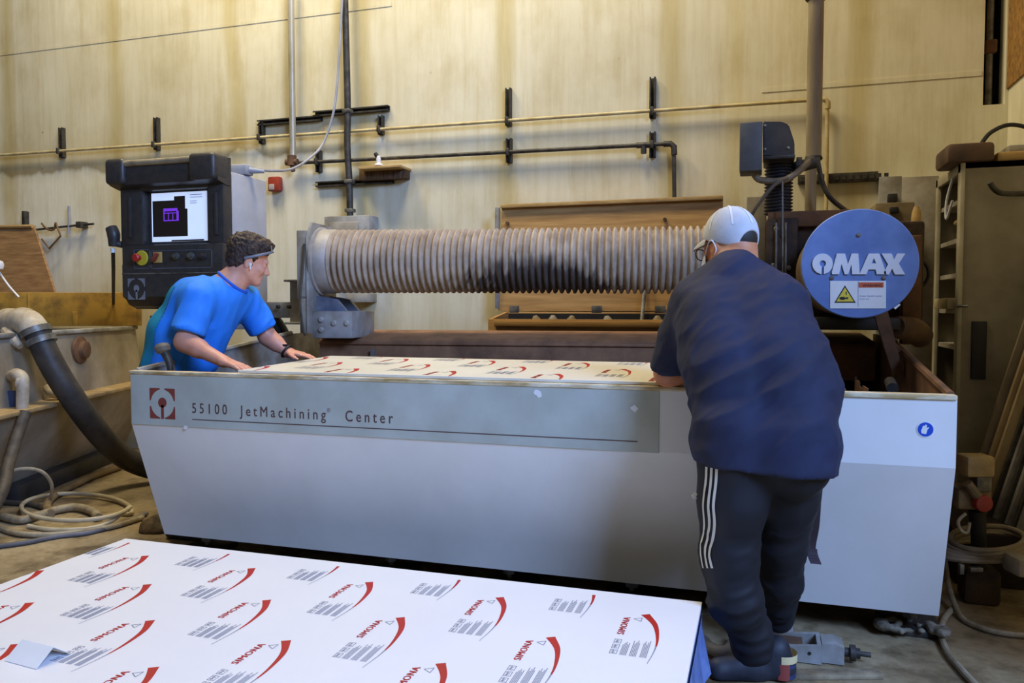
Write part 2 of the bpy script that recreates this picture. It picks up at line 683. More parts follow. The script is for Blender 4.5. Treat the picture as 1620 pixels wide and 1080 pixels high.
WALL = wall_material()
WY = 5.6          # back wall
CHX0, CHX1 = at(1557, 80, Y=WY).x, at(1592, 80, Y=WY).x
CHZ = at(1575, 165, Y=WY).z
RX = 1.45         # right wall

m = MB()
m.span((-13, WY, 0), (CHX0, WY + 0.14, 5.6))
m.span((CHX0, WY, 0), (CHX1, WY + 0.14, CHZ))
m.span((CHX1, WY, 0), (4.2, WY + 0.14, 5.6))
m.build('wall_back', WALL, kind='structure', loc=(0, WY, 0))
m = MB()
m.span((RX, 2.35, 0), (RX + 0.12, WY - 0.001, 2.62))  # unseen near stretch lengthened to keep daylight off the right side
m.m(1).span((RX - 0.012, 2.35, 2.60), (RX + 0.12, WY - 0.001, 5.6))
m.build('wall_right', [WALL, pm('chipboard', rgb(168, 124, 56), rgb(120, 84, 36), 0.8, 0, 26, bump=0.2)], kind='structure', loc=(RX, WY, 0))
# raised battens of the wall lining
zb = at(200, 63, Y=WY).z
m = MB()
m.span((-13, WY - 0.004, zb), (at(620, 15, Y=WY).x, WY + 0.01, zb + 0.03))
m.build('trim_1', WALL, kind='structure', loc=(0, WY, 0))
z2 = at(1330, 134, Y=WY).z
m = MB()
m.span((at(1205, 140, Y=WY).x, WY - 0.004, z2 - 0.012), (CHX0 - 0.01, WY + 0.01, z2 + 0.018))
m.build('trim_2', WALL, kind='structure', loc=(0, WY, 0))
# floor
def floor_material():
    m = bpy.data.materials.new('dirty_concrete')
    m.use_nodes = True
    nt = m.node_tree
    N, L = nt.nodes, nt.links
    b = N['Principled BSDF']
    tc = N.new('ShaderNodeTexCoord')

    def nz(s, d=6, r=0.62):
        n = N.new('ShaderNodeTexNoise')
        n.inputs['Scale'].default_value = s
        n.inputs['Detail'].default_value = d
        n.inputs['Roughness'].default_value = r
        L.new(tc.outputs['Object'], n.inputs['Vector'])
        return n.outputs[0]

    def ramp(f, a, c, lo, hi):
        r = N.new('ShaderNodeValToRGB')
        r.color_ramp.elements[0].position, r.color_ramp.elements[1].position = lo, hi
        r.color_ramp.elements[0].color, r.color_ramp.elements[1].color = (*a, 1), (*c, 1)
        L.new(f, r.inputs[0])
        return r.outputs[0]

    def mul(a, c, f):
        x = N.new('ShaderNodeMix')
        x.data_type, x.blend_type = 'RGBA', 'MULTIPLY'
        x.inputs[0].default_value = f
        L.new(a, x.inputs[6])
        L.new(c, x.inputs[7])
        return x.outputs[2]
    c = ramp(nz(1.1), rgb(132, 112, 78), rgb(176, 158, 122), 0.35, 0.65)
    c = mul(c, ramp(nz(3.2), (0.30, 0.25, 0.18), (1, 1, 1), 0.36, 0.50), 0.85)
    c = mul(c, ramp(nz(22), (0.6, 0.55, 0.45), (1, 1, 1), 0.35, 0.6), 0.6)
    L.new(c, b.inputs['Base Color'])
    b.inputs['Roughness'].default_value = 0.7
    bp = N.new('ShaderNodeBump')
    bp.inputs['Strength'].default_value = 0.25
    L.new(nz(14), bp.inputs['Height'])
    L.new(bp.outputs[0], b.inputs['Normal'])
    return m


m = MB()
m.span((-13, -5, -0.1), (6, WY + 0.5, 0))
m.build('floor', floor_material(), kind='structure', loc=(0, 0, 0))
# service shaft recess, upper right
m = MB()
m.span((CHX0 - 0.06, WY + 0.40, CHZ - 0.05), (CHX1 + 0.06, WY + 0.44, 5.6))
m.span((CHX0 - 0.06, WY + 0.13, CHZ - 0.05), (CHX0 - 0.001, WY + 0.42, 5.6))
m.span((CHX1 + 0.001, WY + 0.13, CHZ - 0.05), (CHX1 + 0.06, WY + 0.42, 5.6))
m.span((CHX0 - 0.06, WY + 0.13, CHZ - 0.07), (CHX1 + 0.06, WY + 0.42, CHZ - 0.001))
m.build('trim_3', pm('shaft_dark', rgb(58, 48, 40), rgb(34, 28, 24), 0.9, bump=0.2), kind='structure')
xa = at(1566, 60, Y=WY + 0.10).x
t = thing('electrical_conduit', 'pale conduit running up inside the dark shaft, top right', 'pipe', (xa, WY + 0.10, CHZ))
m = MB()
m.tube([(xa, WY + 0.10, CHZ - 0.001), (xa, WY + 0.10, 5.5)], 0.02, 14)
m.build('pipe', steel, t)
zc = at(1567, 75, Y=WY + 0.1).z
m = MB()
m.span((xa - 0.03, WY + 0.06, zc - 0.04), (xa + 0.035, WY + 0.13, zc + 0.04), bev=0.008)
m.build('coupling', rust, t)
for i, dx in enumerate((0.050, 0.066, 0.083, 0.10)):
    m = MB()
    x = CHX0 + dx
    m.tube([(x, WY + 0.2 + 0.02 * (i % 2), CHZ), (x + 0.008 * (i - 1), WY + 0.2, CHZ + 0.25), (x - 0.006, WY + 0.22, CHZ + 0.55), (x + 0.004, WY + 0.2, 5.4)], 0.006, 8, sub=6)
    tag(m.build('cable', blackr), 'black cable hanging in the dark shaft beside the pale conduit', 'cable', 'cables in the wall shaft')

# ------------------------------------------------------------------ pipes and brackets on the wall
PY = WY - 0.055
cream_pipe = pm('cream_painted_pipe', rgb(214, 200, 150), rgb(170, 146, 92), 0.5, 0, 9)
gz0 = at(-10, 245.5, Y=PY)
gz1 = at(1308, 157, Y=PY)
zl = (gz0.z + gz1.z) / 2
elb = at(1309, 157, Y=PY)


def wp(x, y):
    return at(x, y, Y=PY)


t = thing('cream_pipe', 'long thin cream pipe crossing the whole wall, upper of the two', 'pipe', (gz0.x, PY, gz0.z))
m = MB()
b_ = wp(1302, 157)
a = b_ + (wp(-40, 248) - b_) * 1.35
m.tube([a, b_, wp(1307.5, 158), wp(1309, 163), at(1306, 400, Y=PY)], 0.0125, 12)
m.build('pipe', cream_pipe, t)
m = MB()
m.tube([wp(1298, 157.2), wp(1306, 157.5), wp(1309.5, 162), wp(1309.3, 172)], 0.018, 12)
m.build('elbow', cream_pipe, t)
t = thing('steel_pipe', 'thin steel pipe below the cream pipe, turning down behind the wooden crate', 'pipe', (wp(500, 253).x, PY, wp(500, 253).z))
m = MB()
m.tube([wp(466, 258), wp(1056, 227.5), wp(1064, 228), wp(1066, 234), wp(1067.5, 370)], 0.0145, 12)
m.build('pipe', darkmetal, t)
m = MB()
m.tube([wp(1050, 227.8), wp(1061, 227.4), wp(1066.3, 232), wp(1066.6, 245)], 0.021, 12)
m.build('elbow', darkmetal, t)
m = MB()
m.tube([wp(1007, 230), wp(1029, 229)], 0.021, 12)
m.tube([wp(1018, 229.5), wp(1018.3, 243)], 0.02, 12)
m.build('tee_fitting', darkmetal, t)

bracket_specs = [
    (102, 203, 250, 'upright steel bracket on the cream pipe, farthest left'),
    (251.5, 187, 238, 'upright steel bracket on the cream pipe, above the computer console'),
    (417, 195, 228, 'short upright bracket under the left end of the stepped strut rails'),
    (605, 184, 214, 'short upright bracket on the cream pipe just right of the dark riser'),
    (806, 141, 200, 'tall upright bracket on the cream pipe, midway along the wall'),
    (1033, 124, 188, 'tall upright bracket on the cream pipe, nearest the grey mast'),
    (507, 239, 273, 'short bracket on the lower pipe left of the dark riser'),
    (807, 220, 258, 'upright bracket on the lower steel pipe, midway along the wall'),
    (1033, 210, 250, 'upright bracket on the lower steel pipe beside its elbow'),
]


def strut_channel(mb, a, b, wv, Y0, Y1):
    """slotted C-channel from a to b (x,z at wall), width vector wv"""
    a, b, wv = V(a), V(b), V(wv)
    d = (b - a).normalized()
    L = (b - a).length
    n = V((0, -1, 0))
    dep = Y1 - Y0
    th = 0.004
    W = wv.length
    u = wv.normalized()
    mb.prism([(-W / 2, 0), (-W / 2, dep), (-W / 2 + 0.011, dep), (-W / 2 + 0.011, dep - th), (-W / 2 + th, dep - th), (-W / 2 + th, th),
              (W / 2 - th, th), (W / 2 - th, dep - th), (W / 2 - 0.011, dep - th), (W / 2 - 0.011, dep), (W / 2, dep), (W / 2, 0)],
             a + V((0, Y1 - a.y, 0)), u, n, d * L)


for (x, y0, y1, lab) in bracket_specs:
    a, b_ = at(x, y1, Y=WY), at(x, y0, Y=WY)
    b_.x = a.x
    t = thing('pipe_bracket', lab, 'bracket', (a.x, WY, a.z), 'strut brackets on the wall pipes')
    m = MB()
    strut_channel(m, a, b_, (0.042, 0, 0), WY - 0.041, WY)
    m.build('channel', darkmetal, t)
    # clamp round the pipe
    if lab.find('lower') >= 0:
        zz = wp(x, 257.5 - (x - 466) * 0.0512).z
    else:
        zz = wp(x, 245.3 - (x + 0) * 0.0678).z
    m = MB()
    m.span((a.x - 0.012, PY - 0.026, zz - 0.026), (a.x + 0.012, WY - 0.038, zz + 0.026), bev=0.005)
    m.build('pipe_clamp', darkmetal, t)

for (x0, ya, x1, yb, lab) in ((411, 195.5, 511, 188.5, 'horizontal slotted strut rail holding the pale conduit'),
                              (499, 181, 617, 173, 'upper horizontal strut rail crossing the dark riser'),
                              (503, 292.5, 624, 286.5, 'lower horizontal strut rail under the wooden shelf block')):
    a, b_ = at(x0, ya, Y=WY), at(x1, yb, Y=WY)
    zm = (a.z + b_.z) / 2
    m = MB()
    strut_channel(m, (a.x, WY, zm), (b_.x, WY, zm), (0, 0, 0.042), WY - 0.041, WY)
    tag(m.build('strut_rail', darkmetal), lab, 'strut rail', 'strut rails on the wall')

RY = WY - 0.075
t = thing('conduit_riser', 'pale steel conduit running up the wall, left of the dark riser', 'pipe', tuple(at(463, 258, Y=RY)))
m = MB()
m.tube([at(463.5, 256, Y=RY), at(460, -30, Y=RY)], 0.026, 16)
m.build('pipe', pm('pale_conduit', rgb(196, 192, 178), rgb(150, 140, 112), 0.4, 0.3, 6, stretch=(1, 1, 0.3)), t)
m = MB()
m.tube([at(462, 246, Y=RY), at(462, 262, Y=RY)], 0.036, 14)
m.tube([at(453, 257, Y=RY), at(471, 256, Y=RY)], 0.026, 12)
m.tube([at(462, 262, Y=RY), at(464, 271, Y=RY)], 0.018, 10)
m.build('tee_fitting', rust, t)

t = thing('dark_riser', 'dark steel pipe running down the wall into the grey box', 'pipe', tuple(at(553, 338, Y=RY)))
m = MB()
m.tube([at(545, -30, Y=RY), at(549, 120, Y=RY), at(550, 180, Y=RY), at(549.5, 230, Y=RY), at(552.5, 285, Y=RY), at(554, 345, Y=RY)], 0.026, 14, sub=5)
m.build('pipe', darkmetal, t)
for (x, y) in ((550, 176), (553, 287), (554, 333)):
    m = MB()
    m.box(at(x, y, Y=RY), (0.07, 0.066, 0.03), bev=0.008)
    m.build('pipe_clamp', steel, t)

t = thing('junction_box', 'grey metal box at the foot of the dark riser behind the bellows', 'box', tuple(at(548, 364, Y=WY)))
m = MB()
m.pbox(513, 341, 584, 420, WY - 0.16, WY, bev=0.008)
m.build('enclosure', grey_paint, t)
m = MB()
m.pbox(520, 351, 566, 412, WY - 0.172, WY - 0.155, bev=0.006)
m.build('cover', beige_paint, t)
m = MB()
m.pbox(546, 464, 581, 478, WY - 0.16, WY, bev=0.004)
tag(m.build('wall_block', beige_paint), 'small pale block on the wall beneath the left end of the bellows', 'block')

t = thing('wooden_shelf', 'small weathered wooden block shelf by the dark riser', 'shelf', tuple(at(602, 284, Y=WY)))
m = MB()
m.pbox(566, 262, 633, 266, WY - 0.2, WY, bev=0.003)
m.build('board', plywood, t)
m = MB()
m.pbox(568, 266, 640, 283, WY - 0.10, WY, bev=0.003)
m.build('backing_block', oldwood, t)
t = thing('ball_fitting', 'tiny white fitting with a dark cap on the wooden shelf', 'fitting', tuple(at(599, 262, Y=WY - 0.14)))
o = at(599, 262, Y=WY - 0.14)
m = MB()
m.lathe([(0.034, 0.0), (0.032, 0.012), (0.016, 0.02), (0.018, 0.05), (0.012, 0.075)], o, (0, 0, 1), 18)
m.build('body', white_pl, t)
m = MB()
m.lathe([(0.014, 0), (0.017, 0.01), (0.014, 0.03)], o + V((-0.012, 0, 0.07)), (-0.6, 0, 1), 14)
m.build('cap', blackr, t)

t = thing('fire_alarm', 'small red alarm box on the wall right of the console', 'alarm', tuple(at(432, 302, Y=WY)))
m = MB()
m.pbox(423, 279, 441, 302, WY - 0.06, WY, bev=0.012)
m.build('housing', pm('dull_red', rgb(170, 62, 38), rgb(140, 46, 30), 0.5), t)
m = MB()
m.pbox(425, 291, 433, 300, WY - 0.068, WY - 0.055, bev=0.003)
m.build('label_plate', beige_paint, t, label='pale label plate')

# rod with hooks, far left
HY = WY - 0.05
t = thing('wall_rod', 'thin dark rod with bent hooks on the wall above the plywood lid', 'rod', tuple(at(100, 357, Y=HY)))
m = MB()
m.tube([at(50, 364, Y=HY), at(124, 356, Y=HY), at(148, 354, Y=HY)], 0.010, 8)
m.build('rod', darkmetal, t)
m = MB()
m.tube([at(66, 353, Y=HY - 0.03), at(74, 362, Y=HY - 0.03), at(85, 363, Y=HY - 0.02), at(88, 352, Y=HY - 0.02)], 0.009, 8, sub=4)
m.tube([at(88, 352, Y=HY - 0.03), at(96, 373, Y=HY - 0.03), at(78, 393, Y=HY - 0.03), at(66, 378, Y=HY - 0.03)], 0.009, 8)
m.build('hook', pm('rusty_hook', rgb(140, 108, 70), rgb(90, 66, 40), 0.6, 0.3), t)
m = MB()
m.pbox(119, 350, 127, 360, HY - 0.04, WY, bev=0.008)
m.build('mount', darkmetal, t)
m = MB()
m.pbox(34, 333.5, 39, 360, WY - 0.05, WY, bev=0.006)
tag(m.build('wall_peg', darkmetal), 'short upright grey peg on the wall just above the plywood lid', 'peg')
m = MB()
m.tube([at(109, 326, Y=HY), at(110, 352, Y=HY), at(108, 370, Y=HY)], 0.012, 8)
tag(m.build('hanging_strip', grey_pl), 'short pale strip hanging behind the thin wall rod', 'strip')

# white cable to the console plug
zc = 2.10
m = MB()
pts = [at(542, -20, Y=WY - 0.12), at(537, 80, Y=WY - 0.12), at(529, 170, Y=WY - 0.14), at(512, 225, Y=WY - 0.2), at(490, 250, Y=WY - 0.35), at(462, 267, Y=WY - 0.6), at(430, 270, Y=WY - 0.9), at(402, 267, Y=4.46)]
m.tube(pts, 0.0095, 8, sub=8)
tag(m.build('power_cable', grey_pl), 'pale cable sweeping down the wall to the plug on the console', 'cable')

# ------------------------------------------------------------------ computer console on its arm
CY = 4.10


def cpt(x, y, d=0.0):
    return at(x, y, Y=CY + d)


ca, cb = cpt(190, 285), cpt(355, 285)
CX0, CX1 = ca.x, cb.x
t = thing('control_console', 'tall black-fronted computer console with a lit screen', 'console', ((CX0 + CX1) / 2, CY + 0.2, 1.17))
zt, zb_ = cpt(272, 272).z, cpt(272, 492).z
m = MB()
m.span((CX0 + 0.03, CY + 0.05, cpt(270, 486).z), (CX1 - 0.004, CY + 0.44, zt - 0.005), bev=0.012)
m.build('cabinet', pm('console_grey', rgb(188, 190, 194), rgb(172, 172, 174), 0.5, 0, 5), t)
# moulded bezel, built of frame bars round a recessed screen
sx0, sx1 = cpt(229, 340).x, cpt(331, 340).x
sz0, sz1 = cpt(280, 387).z, cpt(280, 300).z
m = MB()
zt2 = cpt(270, 276).z
zmid, zlow = cpt(260, 388).z, cpt(260, 431).z
m.span((CX0 + 0.012, CY - 0.02, zmid), (sx0, CY + 0.07, zt2), bev=0.014)
m.span((sx1, CY - 0.02, zmid), (CX1 + 0.006, CY + 0.07, zt2), bev=0.014)
m.span((sx0 - 0.03, CY - 0.02, sz1), (sx1 + 0.03, CY + 0.07, zt2), bev=0.012)
m.span((sx0 - 0.03, CY - 0.02, zmid - 0.02), (sx1 + 0.03, CY + 0.07, sz0), bev=0.012)
m.span((sx0 - 0.02, CY + 0.03, sz0 - 0.02), (sx1 + 0.02, CY + 0.07, sz1 + 0.02))
for (xx) in ((CX0 + sx0) / 2 + 0.0, (CX1 + sx1) / 2 + 0.01):
    m.span((xx - 0.012, CY - 0.032, sz0 + 0.05), (xx + 0.012, CY - 0.01, sz1 - 0.03), bev=0.008)
bez = m.build('bezel', blackm, t)
# brow with end caps and a bright grab bar
m = MB()
pr = [(0, 0), (-0.075, 0.02), (-0.09, 0.07), (-0.085, 0.13), (-0.06, 0.165), (0.05, 0.17), (0.05, 0)]
zbr = cpt(270, 297).z
m.prism([(p[0], p[1]) for p in pr], (CX0 - 0.012, CY, zbr), (0, 1, 0), (0, 0, 1), (CX1 - CX0 + 0.024, 0, 0))
m.build('brow', blackm, t)
m = MB()
m.tube([(CX0 + 0.12, CY - 0.086, zbr + 0.150), (CX1 - 0.17, CY - 0.086, zbr + 0.150)], 0.02, 14)
m.build('grab_bar', pm('dusty_tan_metal', rgb(186, 172, 142), rgb(130, 118, 96), 0.4, 0.3), t)
for (xa_, xb_) in ((CX0 - 0.02, CX0 + 0.13), (CX1 - 0.18, CX1 + 0.014)):
    m = MB()
    m.span((xa_, CY - 0.115, zbr + 0.02), (xb_, CY + 0.04, zbr + 0.185), bev=0.03, seg=4)
    m.build('end_cap', blackm, t)
# screen
px0, px1 = cpt(236, 340).x, cpt(323, 340).x
pz0, pz1 = cpt(280, 381).z, cpt(280, 303).z
Ys = CY + 0.022
sw, sh = px1 - px0, pz1 - pz0


def srect(mb, a, b, c, d, lift):
    mb.quad((px0 + sw * a, Ys - lift, pz0 + sh * b), (px0 + sw * c, Ys - lift, pz0 + sh * b), (px0 + sw * c, Ys - lift, pz0 + sh * d), (px0 + sw * a, Ys - lift, pz0 + sh * d))


m = MB()
m.span((px0, Ys, pz0), (px1, Ys + 0.02, pz1))
m.m(1)
srect(m, 0.02, 0.10, 0.66, 0.66, 0.0006)
srect(m, 0.02, 0.66, 0.62, 0.84, 0.0006)
srect(m, 0.42, 0.84, 0.62, 0.92, 0.0006)
srect(m, 0.36, 0.0, 0.95, 0.03, 0.0006)
m.m(2)
srect(m, 0.22, 0.62, 0.48, 0.68, 0.001)
srect(m, 0.22, 0.42, 0.24, 0.62, 0.001)
srect(m, 0.46, 0.42, 0.50, 0.62, 0.001)
srect(m, 0.22, 0.42, 0.48, 0.44, 0.001)
for k in (0.305, 0.385):
    srect(m, k, 0.44, k + 0.015, 0.58, 0.001)
srect(m, 0.24, 0.575, 0.46, 0.59, 0.001)
m.m(3)
for k in (0.93, 0.88, 0.80, 0.76):
    srect(m, 0.71, k, 0.93 - (0.1 if k < 0.85 else 0), k + 0.012, 0.001)
m.build('screen', [pm('screen_white', rgb(205, 220, 250), rgb(198, 214, 248), 0.3, emit=0.75), pm('screen_black', rgb(34, 28, 26), rgb(30, 25, 24), 0.3, emit=0.15),
                   pm('screen_violet', rgb(130, 60, 220), rgb(120, 54, 210), 0.3, emit=0.6), pm('screen_ink', rgb(110, 120, 150), rgb(100, 110, 140), 0.3, emit=0.4)], t, label='lit white and black screen')
# control strip
m = MB()
m.span((CX0 + 0.025, CY - 0.028, zlow), (CX1 + 0.004, CY + 0.07, zmid + 0.005), bev=0.012)
m.build('control_panel', blackm, t)
fr = pm('panel_outline', rgb(110, 116, 130), rgb(90, 96, 110), 0.5)
m = MB()
for (x0, x1) in ((212, 237), (239, 335)):
    a, b_ = at(x0, 425, Y=CY - 0.03), at(x1, 394, Y=CY - 0.03)
    for s_ in ((a.x, a.z, b_.x, a.z + 0.004), (a.x, b_.z - 0.004, b_.x, b_.z), (a.x, a.z, a.x + 0.004, b_.z), (b_.x - 0.004, a.z, b_.x, b_.z)):
        m.span((s_[0], CY - 0.0305, s_[1]), (s_[2], CY - 0.026, s_[3]))
m.build('panel_outline', fr, t)
es = at(225, 408, Y=CY - 0.03)
m = MB()
m.lathe([(0.048, 0), (0.048, 0.006), (0.044, 0.009)], es, (0, -1, 0), 28)
b1 = m.build('emergency_stop', pm('safety_yellow', rgb(222, 206, 60), rgb(200, 180, 50), 0.5), t, label='red button on a yellow ring')
m = MB()
m.lathe([(0.014, 0.008), (0.014, 0.03), (0.026, 0.032), (0.027, 0.044), (0.02, 0.052)], es + V((-0.012, 0, 0)), (0, -1, 0), 22)
m.build('button', redp, b1)
sw_ = at(250, 407, Y=CY - 0.03)
m = MB()
m.span(sw_ + V((-0.034, -0.006, -0.034)), sw_ + V((0.034, 0, 0.034)), bev=0.003)
b2 = m.build('main_switch', pm('switch_yellow', rgb(214, 186, 110), rgb(190, 150, 80), 0.5), t, label='square yellow switch plate with red handle')
m = MB()
m.box(sw_ + V((-0.006, -0.02, 0)), (0.02, 0.03, 0.06), rot=Matrix.Rotation(0.6, 3, 'Y'), bev=0.005)
m.build('switch_handle', pm('dull_red_handle', rgb(170, 80, 56), rgb(130, 60, 40)), b2)
for x in (279, 303, 322):
    k = at(x, 405, Y=CY - 0.03)
    m = MB()
    m.lathe([(0.024, 0), (0.022, 0.012), (0.015, 0.014), (0.014, 0.028), (0.01, 0.03)], k, (0, -1, 0), 18)
    m.build('knob', steel if x < 320 else blackm, t)
# lower cover with the jet logo
m = MB()
zl0 = cpt(265, 474).z
m.prism([(0, 0), (0.02, -0.03), (0.09, -0.06), (0.09, 0.225), (-0.03, 0.225), (-0.03, 0.02)], (CX0 + 0.03, CY, zl0), (0, 1, 0), (0, 0, 1), (CX1 - CX0 - 0.03, 0, 0))
low = m.build('lower_cover', blackm, t)
m = MB()
m.span((CX0 + 0.03, CY - 0.034, zlow - 0.010), (CX1 - 0.01, CY - 0.02, zlow - 0.002))
m.build('bright_strip', steel, t)


def jet_logo(mb, o, u, v, s):
    """four corner triangles with a hollow round middle, and a pin"""
    o, u, v = V(o), V(u), V(v)
    n = u.cross(v) * 0.0012
    for (sx, sy) in ((-1, -1), (1, -1), (1, 1), (-1, 1)):
        arc = []
        for k in range(9):
            a = math.radians(12 + 66 * k / 8)
            arc.append((sx * 0.47 * math.cos(a) * s * 1.0, sy * 0.47 * math.sin(a) * s * 1.0))
        pol = [(sx * 0.5 * s, sy * 0.5 * s), (sx * 0.5 * s, arc[0][1])] + arc[0:] + [(arc[-1][0], sy * 0.5 * s)]
        mb.prism(pol, o, u, v, n)
    cir = [(0.165 * s * math.cos(2 * math.pi * k / 24), 0.03 * s + 0.165 * s * math.sin(2 * math.pi * k / 24)) for k in range(24)]
    mb.prism(cir, o, u, v, n)
    mb.prism([(-0.05 * s, -0.5 * s), (0.05 * s, -0.5 * s), (0.05 * s, -0.05 * s), (-0.05 * s, -0.05 * s)], o, u, v, n)


m = MB()
jet_logo(m, at(216, 457, Y=CY - 0.0305), (1, 0, 0), (0, 0, 1), 0.135)
m.build('logo', pm('logo_grey', rgb(140, 144, 150), rgb(110, 112, 116), 0.5), low)
zbs = cpt(265, 507).z
m = MB()
xc = cpt(275, 495).x
m.lathe([(0.30, 0), (0.30, 0.03), (0.20, 0.045), (0.17, 0.075), (0.22, 0.10)], (xc, CY + 0.24, zbs), (0, 0, 1), 28)
m.build('swivel_base', darkmetal, t)

t = thing('cable_connector', 'red and grey industrial plug lying on top of the console', 'plug', tuple(at(375, 272, Y=CY + 0.3)))
z0 = zt - 0.003
m = MB()
xa_ = at(375, 265, Y=CY + 0.25).x
m.span((xa_ - 0.04, CY + 0.20, z0), (xa_ + 0.10, CY + 0.29, z0 + 0.07), bev=0.014)
m.tube([(xa_ + 0.09, CY + 0.25, z0 + 0.035), (xa_ + 0.17, CY + 0.30, z0 + 0.03)], [0.022, 0.011], 12)
m.build('plug_body', grey_pl, t)
m = MB()
m.tube([(xa_ - 0.22, CY + 0.245, z0 + 0.024), (xa_ - 0.13, CY + 0.245, z0 + 0.024)], 0.022, 14)
m.tube([(xa_ - 0.14, CY + 0.245, z0 + 0.032), (xa_ - 0.03, CY + 0.245, z0 + 0.032)], 0.032, 14)
m.build('plug_collar', redp, t)

# swing arm between the bellows bracket and the console
BX0 = V((-2.43, 4.2, 1.53))
t = thing('swing_arm', 'grey hinged steel arm reaching from the bellows bracket to the console', 'arm', tuple(at(462, 510, Y=4.25)))
hp = at(464, 475, Y=4.25)
m = MB()
e = V((xc + 0.05, CY + 0.26, zbs - 0.06))
dd = (hp - e)
L_ = dd.length
ang_ = math.atan2(dd.y, dd.x)
R3 = Matrix.Rotation(ang_, 3, 'Z')
zb_arm = at(430, 490, Y=4.25).z
e2 = V((CX1 + 0.10, hp.y + (e.y - hp.y) * 0.6, 0))
m.box(((hp.x + e2.x) / 2, (hp.y + e2.y) / 2, zb_arm), ((hp - V((e2.x, e2.y, hp.z))).length + 0.04, 0.06, 0.10), rot=R3, bev=0.006)
m.span((e2.x - 0.03, e2.y - 0.05, zbs - 0.055), (e2.x + 0.03, e2.y + 0.05, zb_arm + 0.05), bev=0.005)
m.span((xc - 0.14, CY + 0.12, zbs - 0.055), (e2.x + 0.03, CY + 0.36, zbs - 0.005), bev=0.008)
m.build('arm_beam', grey_paint, t)
m = MB()
m.tube([at(467, 443, Y=4.25), at(467, 512, Y=4.25)], 0.032, 16)
m.build('hinge_post', beige_paint, t)
for y in (444, 511):
    m = MB()
    m.box(at(470, y, Y=4.25), (0.13, 0.1, 0.014), bev=0.004)
    m.build('hinge_plate', grey_paint, t)
for x in (441, 458):
    m = MB()
    m.lathe([(0.014, 0), (0.014, 0.012), (0.01, 0.015)], at(x, 485, Y=4.22), (0, -1, 0), 6)
    m.build('bolt', darkmetal, t)
for dx, rr in ((0, 0.022), (0.045, 0.018)):
    m = MB()
    p = at(432, 500, Y=4.32) + V((dx, 0, 0))
    m.tube([p + V((-0.12, 0, 0.02)), p + V((-0.03, 0, 0.0)), p + V((0.03, 0.02, -0.09)), p + V((0.08, 0.02, -0.21)), p + V((0.10, 0.02, -0.38))], rr, 10, sub=6)
    tag(m.build('black_hose', blackr), 'thick black hose hanging under the swing arm' if dx == 0 else 'thinner black hose hanging under the swing arm, right of the thick one', 'hose', 'hoses under the swing arm')

# pendant handset on the console's left flank
t = thing('handset', 'black handset clipped on the left flank of the console', 'handset', tuple(at(181, 440, Y=CY)))
m = MB()
m.tube([at(176, 360, Y=CY - 0.02), at(180, 372, Y=CY - 0.02), at(180, 390, Y=CY - 0.02)], [0.036, 0.04, 0.03], 14, sub=4)
m.tube([at(182, 384, Y=CY - 0.02), at(196, 388, Y=CY + 0.02), at(208, 388, Y=CY + 0.03)], [0.025, 0.02, 0.02], 10)
m.build('handle', blackm, t)
m = MB()
m.tube([at(178, 393, Y=CY - 0.02), at(179, 400, Y=CY - 0.02)], 0.014, 10)
m.build('ferrule', white_pl, t)
m = MB()
m.tube([at(179, 399, Y=CY - 0.02), at(179.5, 425, Y=CY + 0.1), at(179.5, 480, Y=CY + 1.2)], 0.012, 10)
m.build('cord', blackr, t)

# ------------------------------------------------------------------ the cutting tank
TY = 2.98
TXL, TXR = -2.83, 0.645
ZR, ZF, ZBT = 0.950, 0.705, 0.118
TYB = 4.92
tank = thing('cutting_tank', 'big white hopper-fronted cutting tank with printed front plate', 'water tank', ((TXL + TXR) / 2, 4.0, 0.0))
m = MB()
prof = [(TY, ZR), (TY, ZF), (TY + 0.20, ZBT), (TY + 0.22, ZBT), (TY + 0.022, ZF + 0.005), (TY + 0.022, ZR)]
m.prism(prof, (TXL, 0, 0), (0, 1, 0), (0, 0, 1), (TXR - TXL, 0, 0))
m.build('front_panel', white_paint, tank, ang=12)
side = [(TY + 0.02, ZR), (TY + 0.02, ZF), (TY + 0.22, ZBT), (TYB, ZBT), (TYB, 1.10), (4.3, 1.085)]
m = MB()
m.prism(side, (TXL, 0, 0), (0, 1, 0), (0, 0, 1), (0.02, 0, 0))
m.build('side_panel', grey_paint, tank)
m = MB()
m.prism(side, (TXR - 0.02, 0, 0), (0, 1, 0), (0, 0, 1), (0.02, 0, 0))
m.build('side_panel', rust, tank)
m = MB()
m.span((TXL, TYB - 0.02, ZBT), (TXR, TYB, 1.06))
m.build('back_panel', grime, tank)
m = MB()
m.span((TXL + 0.02, TY + 0.2, ZBT), (TXR - 0.02, TYB - 0.02, ZBT + 0.02))
m.span((TXL + 0.02, TY + 0.03, 0.72), (TXR - 0.02, TYB - 0.02, 0.74))
m.build('tank_floor', grime, tank)
# rims
m = MB()
m.span((TXL - 0.004, TY - 0.008, ZR - 0.012), (TXR, TY + 0.040, ZR + 0.006), bev=0.005)
m.build('front_rim', pm('chipped_rim', rgb(226, 216, 186), rgb(172, 146, 96), 0.6, 0, 16, 0.36, 0.6, stretch=(0.5, 2, 2)), tank, label='chipped cream top edge')
for sgn, xx, mt in ((-1, TXL + 0.01, grey_paint), (1, TXR - 0.015, rust)):
    m = MB()
    m.tube([(xx, TY + 0.03, ZR), (xx, 4.3, 1.088)], 0.016, 8)
    m.build('side_rim', mt, tank)
